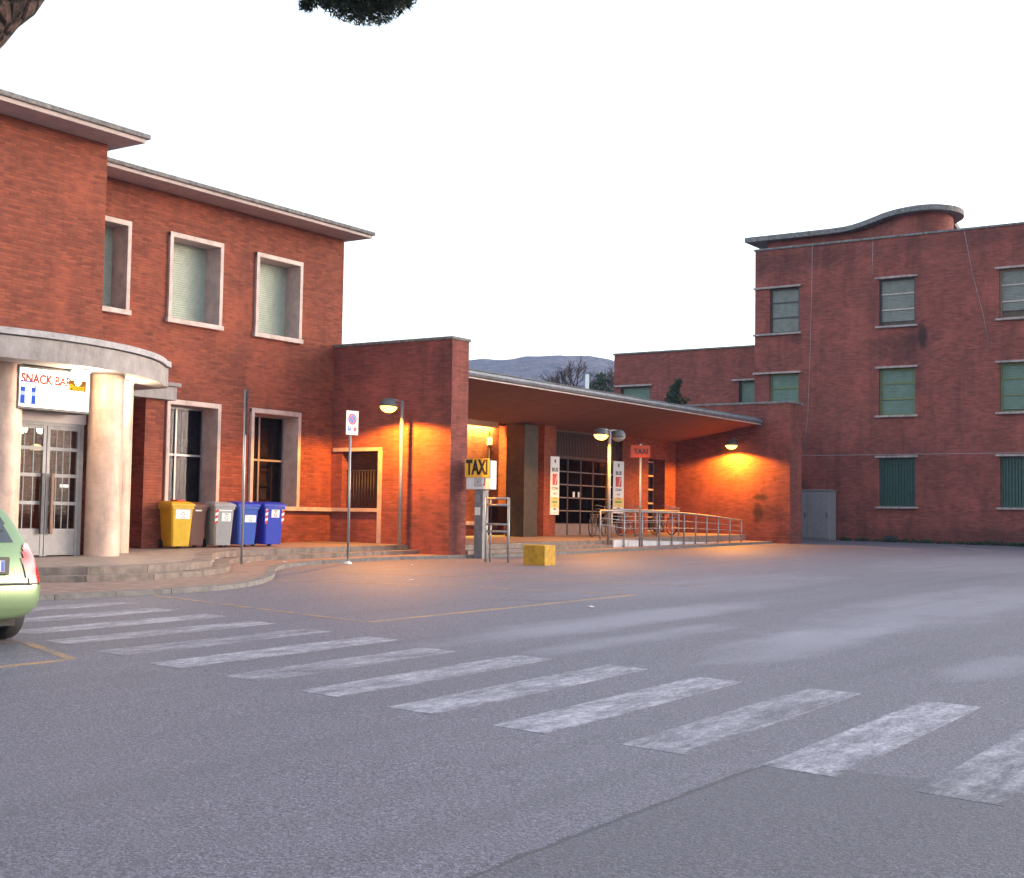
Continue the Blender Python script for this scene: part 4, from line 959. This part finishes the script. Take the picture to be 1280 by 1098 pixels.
# ================================================================ LITTER
for k, (x, y, o_, lb_) in enumerate(((-20.6, 19.8, .177, 'scrap of white paper on the lower step'), (-19.55, 18.9, .302, 'white paper scrap on the top step edge'), (-16.62, 14.2, .005, 'crumpled white litter against the kerb'),
        (-21.3, 21.5, .08, 'small white litter by the foot of the bare pole'), (-20.9, 22.2, .08, 'pale litter scrap right of the bare pole'), (-10.3, 17.4, .005, 'tiny white scrap out on the asphalt'), (-19.2, 24.5, .005, 'small white scrap on the asphalt past the no-parking pole'), (-15.9, 20.3, .005, 'lone scrap of paper inside the yellow parking box'))):
    mb = MB(); s_ = .04+.03*rng.random()
    n = 7; vs = [(x, y, G(x, y, o_)+.025)]
    for q in range(n): a = 2*math.pi*q/n; r_ = s_*(.6+.7*rng.random()); vs.append((x+r_*math.cos(a), y+r_*math.sin(a), G(x, y, o_)+.002+.02*rng.random()))
    mb.add(vs, [(0, 1+q, 1+(q+1) % n) for q in range(n)])
    solo('paper_scrap', mb, M_LITTER, lb_, 'litter', 'scraps of litter')

# ================================================================ GREEN CAR
def car():
    # stations from rear (x=0) to front (x=3.72); half profile j from floor centre up to roof centre; local: rear at x=0, +x forward
    lv = [  # z level template: (name)
    ]
    S = []
    #  x offsets of the rear face per level, then stations
    prof = lambda x, hw, zb, zbelt, hwr, zr: [(x, 0, zb), (x, hw*.80, zb), (x, hw*.97, zb+.12), (x, hw, zb+.32), (x, hw*.985, zb+.52), (x, hw*.93, zbelt), (x, hwr*1.0, zbelt+(zr-zbelt)*.45), (x, hwr*.90, zbelt+(zr-zbelt)*.86), (x, hwr*.62, zr), (x, 0, zr+.012)]
    st_ = [prof(0, .74, .26, .98, .60, 1.40)]
    dx = [.10, .07, .0, -.02, .03, .13, .30, .48, .60, .62]
    st_[0] = [(p[0]+d, p[1], p[2]) for p, d in zip(st_[0], dx)]
    st_[0][6] = (.30, .63, 1.20); st_[0][7] = (.44, .57, 1.38); st_[0][8] = (.55, .38, 1.46); st_[0][9] = (.57, 0, 1.475)
    def mod(s, sh):
        return [(p[0]+d*sh, p[1], p[2]) for p, d in zip(s, dx)]
    st_.append(mod(prof(.14, .80, .22, .98, .645, 1.475), .75))
    st_.append(mod(prof(.42, .83, .20, .98, .67, 1.505), .5))
    st_.append(mod(prof(.9, .83, .19, .97, .69, 1.53), .2))
    st_.append(prof(1.55, .83, .18, .96, .70, 1.54)); st_.append(prof(2.1, .83, .18, .95, .69, 1.50))
    f = prof(2.55, .83, .18, .95, .66, 1.34); st_.append(f)
    st_.append(prof(2.95, .82, .19, .93, .60, 1.04)); st_.append(prof(3.35, .79, .20, .84, .52, .93)); st_.append(prof(3.60, .70, .23, .74, .44, .80)); 
    e = prof(3.70, .56, .27, .62, .34, .68); st_.append(e)
    bm = bmesh.new(); rows = []
    for s in st_:
        right = [bm.verts.new(p) for p in s]; left = [right[0]]+[bm.verts.new((p[0], -p[1], p[2])) for p in s[1:-1]]+[right[-1]]
        rows.append((right, left))
    for (r0, l0), (r1, l1) in zip(rows, rows[1:]):
        for j in range(9):
            bm.faces.new((r0[j], r1[j], r1[j+1], r0[j+1]))
            bm.faces.new((l0[j+1], l1[j+1], l1[j], l0[j]))
    for (r, l), fl in ((rows[0], False), (rows[-1], True)):
        for j in range(9):
            q = [r[j], r[j+1], l[j+1], l[j]]; q = list(dict.fromkeys(q))
            bm.faces.new(q[::-1] if fl else q)
    bmesh.ops.recalc_face_normals(bm, faces=bm.faces[:])
    me = bpy.data.meshes.new('cage'); bm.to_mesh(me); bm.free()
    ob = bpy.data.objects.new('cage', me); COL.objects.link(ob); m = ob.modifiers.new('s', 'SUBSURF'); m.levels = 4; m.render_levels = 4
    dg = bpy.context.evaluated_depsgraph_get(); hi = bpy.data.meshes.new_from_object(ob.evaluated_get(dg))
    bpy.data.objects.remove(ob)
    V = [v.co.copy() for v in hi.vertices]; Fs = [list(p.vertices) for p in hi.polygons]; N = [p.normal.copy() for p in hi.polygons]; Cc = [p.center.copy() for p in hi.polygons]
    if sum(n.dot(c-Vector((1.8, 0, .75))) for n, c in zip(N, Cc)) < 0: N = [-n for n in N]; Fs = [f[::-1] for f in Fs]
    bpy.data.meshes.remove(hi)
    wheels = [(.62, 1), (.62, -1), (3.05, 1), (3.05, -1)]
    def cls(c, n):
        ay = abs(c.y)
        for wx_, s in wheels:
            if c.y*s > .5 and (c.x-wx_)**2+(c.z-.29)**2 < .345**2 and abs(n.y) > .25: return None
        if c.x < 1.0 and n.x < -.25 and 1.03 < c.z < 1.37 and ay < .50-.15*(c.z-1.03): return 'rear_window'
        if c.x < .45 and ay > .53+.16*(abs(c.z-.80)/.2)**2*.5 and .62 < c.z < 1.02 and n.x < .1 and ay < .80: return 'tail_light_r' if c.y > 0 else 'tail_light_l'
        if c.x < .3 and n.x < -.2 and .600 < c.z < .622: return 'seam'
        if c.x < .25 and n.x < -.3 and .36 < c.z < .60 : return 'bumper'
        if abs(n.y) > .45 and 1.02 < c.z < 1.38 and .62 < c.x < 2.35 and not 1.42 < c.x < 1.50: return 'side_r' if c.y > 0 else 'side_l'
        if c.x > 2.15 and n.x > .25 and 1.02 < c.z < 1.42 and ay < .58: return 'windscreen'
        if c.x > 3.1 and ay > .42 and .60 < c.z < .80 and n.x > .2: return 'head_r' if c.y > 0 else 'head_l'
        return 'body'
    G_ = {}
    for f_, n_, c_ in zip(Fs, N, Cc):
        k = cls(c_, n_)
        if k: G_.setdefault(k, []).append(f_)
    return V, G_, wheels
cx_, cy_ = -12.12, 8.52
car_o = thing('parked_car', 'pale green rounded hatchback parked at the left edge, rear towards the road', 'car', (cx_, cy_, G(cx_-1.5, cy_, .004)), R(180))
V, G_, wheels = car()
t = NT('car_paint_green'); t.base((.19, .285, .155)); t.rough(.35); t.b.inputs['Metallic'].default_value = .35; t.b.inputs['Coat Weight'].default_value = .5; t.b.inputs['Coat Roughness'].default_value = .03; M_CAR = t.m
t = NT('tail_light_lens'); t.base(t.mix((.45, .025, .03), (.70, .42, .42), t.noise(t.map(t.pos(), (1, 1, 1)), 4.5, 0, .5, .42, .62))); t.rough(.12); t.b.inputs['Coat Weight'].default_value = 1; M_TAIL = t.m
M_CARG = NT('car_glass'); M_CARG.base((.03, .04, .055)); M_CARG.rough(.05); M_CARG.b.inputs['Specular IOR Level'].default_value = .9; M_CARG = M_CARG.m
M_HEADL = plain('headlight_lens', (.7, .72, .75), .1, var=.1)
def grp(k, push=0):
    fs = G_.get(k, []); idx = {}; mb = MB(); vs = []
    for f in fs:
        for i in f:
            if i not in idx: idx[i] = len(vs); vs.append(V[i])
    cen = Vector((1.8, 0, .75))
    return mb.add([v+(v-cen).normalized()*push for v in vs], [tuple(idx[i] for i in f) for f in fs], True)
body = part('body', grp('body'), M_CAR, car_o, local=True)
part('bumper', grp('bumper', .012), M_CAR, car_o, local=True)
for k, nm, m in (('seam', 'hatch_seam', M_BLACK), ('rear_window', 'rear_window', M_CARG), ('windscreen', 'windscreen', M_CARG), ('side_r', 'side_window', M_CARG), ('side_l', 'side_window', M_CARG), ('tail_light_r', 'tail_light', M_TAIL), ('tail_light_l', 'tail_light', M_TAIL), ('head_r', 'headlight', M_HEADL), ('head_l', 'headlight', M_HEADL)):
    if k in G_: part(nm, grp(k, .006 if 'light' not in nm else .014), m, car_o, local=True)
for wx_, s in wheels:
    M = Matrix.Translation((wx_, s*.70, .285)) @ Matrix.Rotation(R(90), 4, 'X')
    w = part('wheel', MB().lathe([(.19, -.085), (.27, -.095), (.285, -.07), (.285, .07), (.27, .095), (.19, .085)], (0, 0, 0), 32).xf(M), M_BLACK, car_o, local=True)
    part('rim', MB().lathe([(.188, -.08), (.15, -.05), (.05, -.07), (0, -.07)], (0, 0, 0), 24).xf(M).lathe([(0, .07), (.05, .07), (.15, .05), (.188, .08)], (0, 0, 0), 24), M_ALU, w, local=True) if False else part('rim', MB().lathe([(0, -.06), (.15, -.06), (.187, -.085), (.187, .085), (.15, .06), (0, .06)], (0, 0, 0), 24).xf(M), M_ALU, w, local=True)
part('underbody', MB().box(.25, 3.5, -.60, .60, .17, .5), M_BLACK, car_o, local=True)
pf = Matrix.Translation((-.002, 0, .80)) @ facing((-1, 0), (0, 0, 0))
plt = part('number_plate', MB().bbox(-.26, .26, -.056, .056, -.01, .012, .004).xf(pf), M_WHITEP, car_o, local=True)
part('plate_band', rect(pf, .215, .255, -.052, .052, .0125), M_BLUE, plt, local=True); part('plate_band', rect(pf, -.255, -.215, -.052, .052, .0125), M_BLUE, plt, local=True)
part('plate_recess', MB().bbox(.0, .05, -.33, .33, .71, .89, .01), plain('plate_recess_dark', (.03, .035, .03), .5), car_o, local=True)
part('wiper', MB().tube([(.02, .0, 1.06), (.08, -.22, 1.14), (.1, -.30, 1.16)], .009, 6), M_BLACK, car_o, local=True)

# ================================================================ TREES
def leaf_cloud(centres, per, size, seed, needle=False):
    r = random.Random(seed); mb = MB(); vs = []; fs = []
    for (c, rad) in centres:
        c = Vector(c)
        for _ in range(int(per*rad[0]*rad[1])):
            d = Vector((r.gauss(0, 1), r.gauss(0, 1), r.gauss(0, 1))).normalized(); q = r.random()**.45
            p = c+Vector((d.x*rad[0], d.y*rad[0], d.z*rad[1]))*q
            a = Vector((r.gauss(0, 1), r.gauss(0, 1), r.gauss(.3, .8))).normalized(); b = a.cross(Vector((r.random()-.5, r.random()-.5, r.random()-.5))).normalized()
            L = size*(.6+.8*r.random()); W = L*(.16 if needle else .5); i = len(vs)
            vs += [p-a*L*.5, p+b*W*.5, p+a*L*.5, p-b*W*.5]; fs.append((i, i+1, i+2, i+3))
    return mb.add(vs, fs)
t = NT('pine_needles'); oi = t.n('NewGeometry').outputs['Random Per Island']
t.base(t.mix((.006, .016, .008), (.022, .042, .018), oi)); t.rough(.8); M_NEEDLE = t.m
t = NT('cypress_foliage'); oi = t.n('NewGeometry').outputs['Random Per Island']
t.base(t.mix((.010, .028, .016), (.035, .065, .03), oi)); t.rough(.85); M_CYP = t.m
t = NT('pine_bark'); p = t.pos()
vr = t.n('TexVoronoi', feature='DISTANCE_TO_EDGE'); t.l(t.map(p, (9, 9, 4)), vr.inputs[0]); vr.inputs['Scale'].default_value = 1
cr = t.n('MapRange'); t.l(vr.outputs[0], cr.inputs[0]); cr.inputs[2].default_value = .25
t.base(t.mix((.015, .009, .009), t.mix((.07, .036, .03), (.13, .08, .07), t.noise(p, 14, 5, .7, .35, .65)), cr.outputs[0])); t.rough(.95); t.bump(t.math('ADD', cr.outputs[0], t.noise(p, 22, 4, .7)), .05); M_BARK = t.m
pine = thing('pine_tree', 'leaning pine whose trunk and one dark needle spray enter at the top edge', 'tree', (-11.2, 4.2, G(-11.2, 4.2)))
tp = [(-11.2, 4.2, 0), (-10.8, 4.5, 1.6), (-9.97, 5.12, 3.7), (-9.15, 5.66, 4.80), (-8.40, 6.12, 5.68), (-7.6, 6.7, 6.7), (-7.1, 7.4, 8.0), (-6.9, 8.2, 9.3)]
def bumpy(pts, rad, n=28, amp=.05, sub=8):
    """trunk with uneven plated bark"""
    ps = []; rs = []
    for k in range(len(pts)-1):
        for q in range(sub):
            f = q/sub; ps.append(Vector(pts[k]).lerp(Vector(pts[k+1]), f)); rs.append(rad[k]+(rad[k+1]-rad[k])*f)
    ps.append(Vector(pts[-1])); rs.append(rad[-1])
    mb = MB().tube(ps, rs, n)
    out = []
    for i, v in enumerate(mb.v):
        v = Vector(v); c = ps[min(i//n, len(ps)-1)]; d = (v-c)
        k = noise.noise(v*4.5)*amp+noise.noise(v*11)*amp*.6
        out.append(tuple(v+d.normalized()*k) if d.length > 1e-4 else tuple(v))
    mb.v = out; return mb
trk = part('trunk', bumpy(tp, [.42, .37, .34, .33, .31, .28, .24, .16]), M_BARK, pine)
limbs = [((-7.1, 7.4, 8.0), (-8.6, 9.6, 8.7), (-10.2, 11.7, 8.3)), ((-7.1, 7.4, 8.0), (-5.2, 8.6, 9.3), (-3.6, 9.4, 10.0)), ((-6.9, 8.2, 9.3), (-7.6, 10.5, 10.3), (-8.0, 12.0, 10.7)), ((-7.6, 6.7, 6.7), (-8.4, 5.0, 8.2), (-8.8, 3.6, 9.0)), ((-6.9, 8.2, 9.3), (-5.5, 7.0, 10.2), (-4.6, 5.6, 10.4))]
for l_ in limbs: part('limb', MB().tube([Vector(l_[0]), Vector(l_[1]), Vector(l_[2])], [.13, .09, .04], 10), M_BARK, pine)
cl = [((-10.32, 12.05, 7.80), (.60, .42)), ((-10.75, 11.9, 7.86), (.36, .27)), ((-9.92, 12.1, 7.76), (.36, .30)), ((-11.12, 11.95, 7.70), (.10, .07)), ((-10.3, 11.7, 8.7), (.9, .4)), ((-8.6, 9.8, 9.3), (1.3, .5)), ((-7.6, 8.6, 10.3), (1.6, .6)), ((-3.8, 9.3, 10.6), (1.4, .5)), ((-5.4, 8.4, 10.4), (1.5, .6)), ((-8.0, 11.8, 11.3), (1.5, .5)), ((-8.7, 3.6, 9.5), (1.3, .5)), ((-4.8, 5.8, 10.9), (1.4, .5)), ((-6.6, 6.6, 11.0), (1.6, .6)), ((-8.4, 5.4, 10.2), (1.3, .5))]
part('crown', leaf_cloud(cl[:5], 34000, .10, 3, True).join(leaf_cloud(cl[5:], 7000, .13, 4, True)), M_NEEDLE, pine, kind='stuff')
part('twig', MB().tube([(-10.2, 11.7, 8.3), (-10.35, 11.95, 8.0), (-10.5, 12.05, 7.8)], [.035, .02, .01], 6).tube([(-10.35, 11.95, 8.0), (-11.0, 11.95, 7.84)], .01, 5).tube([(-10.3, 11.9, 8.1), (-9.8, 12.1, 7.85)], .012, 5), M_BARK, pine)

cyp = thing('cypress_tree', 'small dark pointed cypress showing above the canopy roof', 'tree', (-26.7, 52.0, G(-26, 52)))
part('trunk', MB().tube([(-26.7, 52, .8), (-26.7, 52, 7.3)], [.14, .03], 10), M_BARK, cyp)
cl = []
for k in range(22):
    z = 2.0+k*.262; w = max(.06, 1.25*(1-max(0, (z-5.6))/2.35)**1.0) if z > 5.6 else 1.25
    for q in range(3): a = rng.random()*6.28; cl.append(((-26.7+w*.4*math.cos(a), 52+w*.4*math.sin(a), z), (max(.05, w*.62), .2)))
part('crown', leaf_cloud(cl, 2600, .10, 5), M_CYP, cyp, kind='stuff')

bt = thing('bare_tree', 'leafless tree against the hill behind the canopy', 'tree', (-45.2, 75, G(-45, 75)))
bb_ = MB(); r_ = random.Random(11)
def grow(p, d, L, rad, depth, mb):
    q = p+d*L; mb.tube([p, q], [rad, rad*.7], 5, cap=False)
    if depth == 0: return
    for _ in range(3 if depth > 2 else 4):
        nd = (d+Vector((r_.gauss(0, .45), r_.gauss(0, .45), r_.gauss(.12, .3)))).normalized(); grow(q, nd, L*(.62+.2*r_.random()), rad*.6, depth-1, mb)
tr_ = MB().tube([(-45.2, 75, 1), (-45.3, 75, 6.1)], [.24, .17], 8); part('trunk', tr_, M_BARK, bt)
grow(Vector((-45.3, 75, 6.0)), Vector((-.1, 0, 1)), 1.9, .15, 5, bb_); grow(Vector((-45.3, 75, 6.0)), Vector((.35, 0, .9)).normalized(), 1.7, .13, 5, bb_); grow(Vector((-45.3, 75, 6.0)), Vector((-.6, 0, .8)).normalized(), 1.7, .13, 5, bb_)
part('branches', bb_, M_BARK, bt, kind='stuff')
eb = thing('evergreen_bush', 'dark evergreen crown just above the canopy edge beside the thin chimney pipe', 'tree', (-41, 71, G(-41, 71)))
part('trunk', MB().tube([(-41.4, 71, .9), (-41.4, 71, 7.5)], [.2, .08], 8), M_BARK, eb)
part('crown', leaf_cloud([((-41.4, 71, 8.3), (1.1, .9)), ((-41.9, 71, 9.4), (.6, .6)), ((-40.9, 71, 9.1), (.7, .5)), ((-41.5, 71, 10.0), (.45, .45))], 1200, .2, 9), M_CYP, eb, kind='stuff')
solo('flue_pipe', MB().tube([(-27, 45.06, 5.2), (-27, 45.06, 7.2)], .07, 12), M_WHITE, 'thin pale flue pipe standing on the portico roof', 'pipe')

wd = [((-20.2+.22*k+rng.uniform(-.1, .1), 53.86-rng.random()*.12, G(-14, 53.9)+.05), (.10+.10*rng.random(), .06+.10*rng.random()**2)) for k in range(72)]
w_o = part('weeds', leaf_cloud(wd, 9000, .10, 21), M_CYP, None, kind='stuff'); w_o['label'] = 'low dark weeds along the foot of the tall brick wall'; w_o['category'] = 'weeds'

# ================================================================ HAZE
hz = MB().box(-1600, 900, -300, 1550, -2, 172)
t = NT('air'); t.t.nodes.remove(t.b); v = t.n('VolumePrincipled'); v.inputs['Color'].default_value = (.42, .56, 1, 1); v.inputs['Density'].default_value = .00028; v.inputs['Anisotropy'].default_value = .0
t.l(v.outputs[0], t.out.inputs['Volume'])
h_o = part('haze', hz, t.m, None); h_o['kind'] = 'stuff'; h_o['label'] = 'thin bluish evening haze in the air'; h_o['category'] = 'haze'
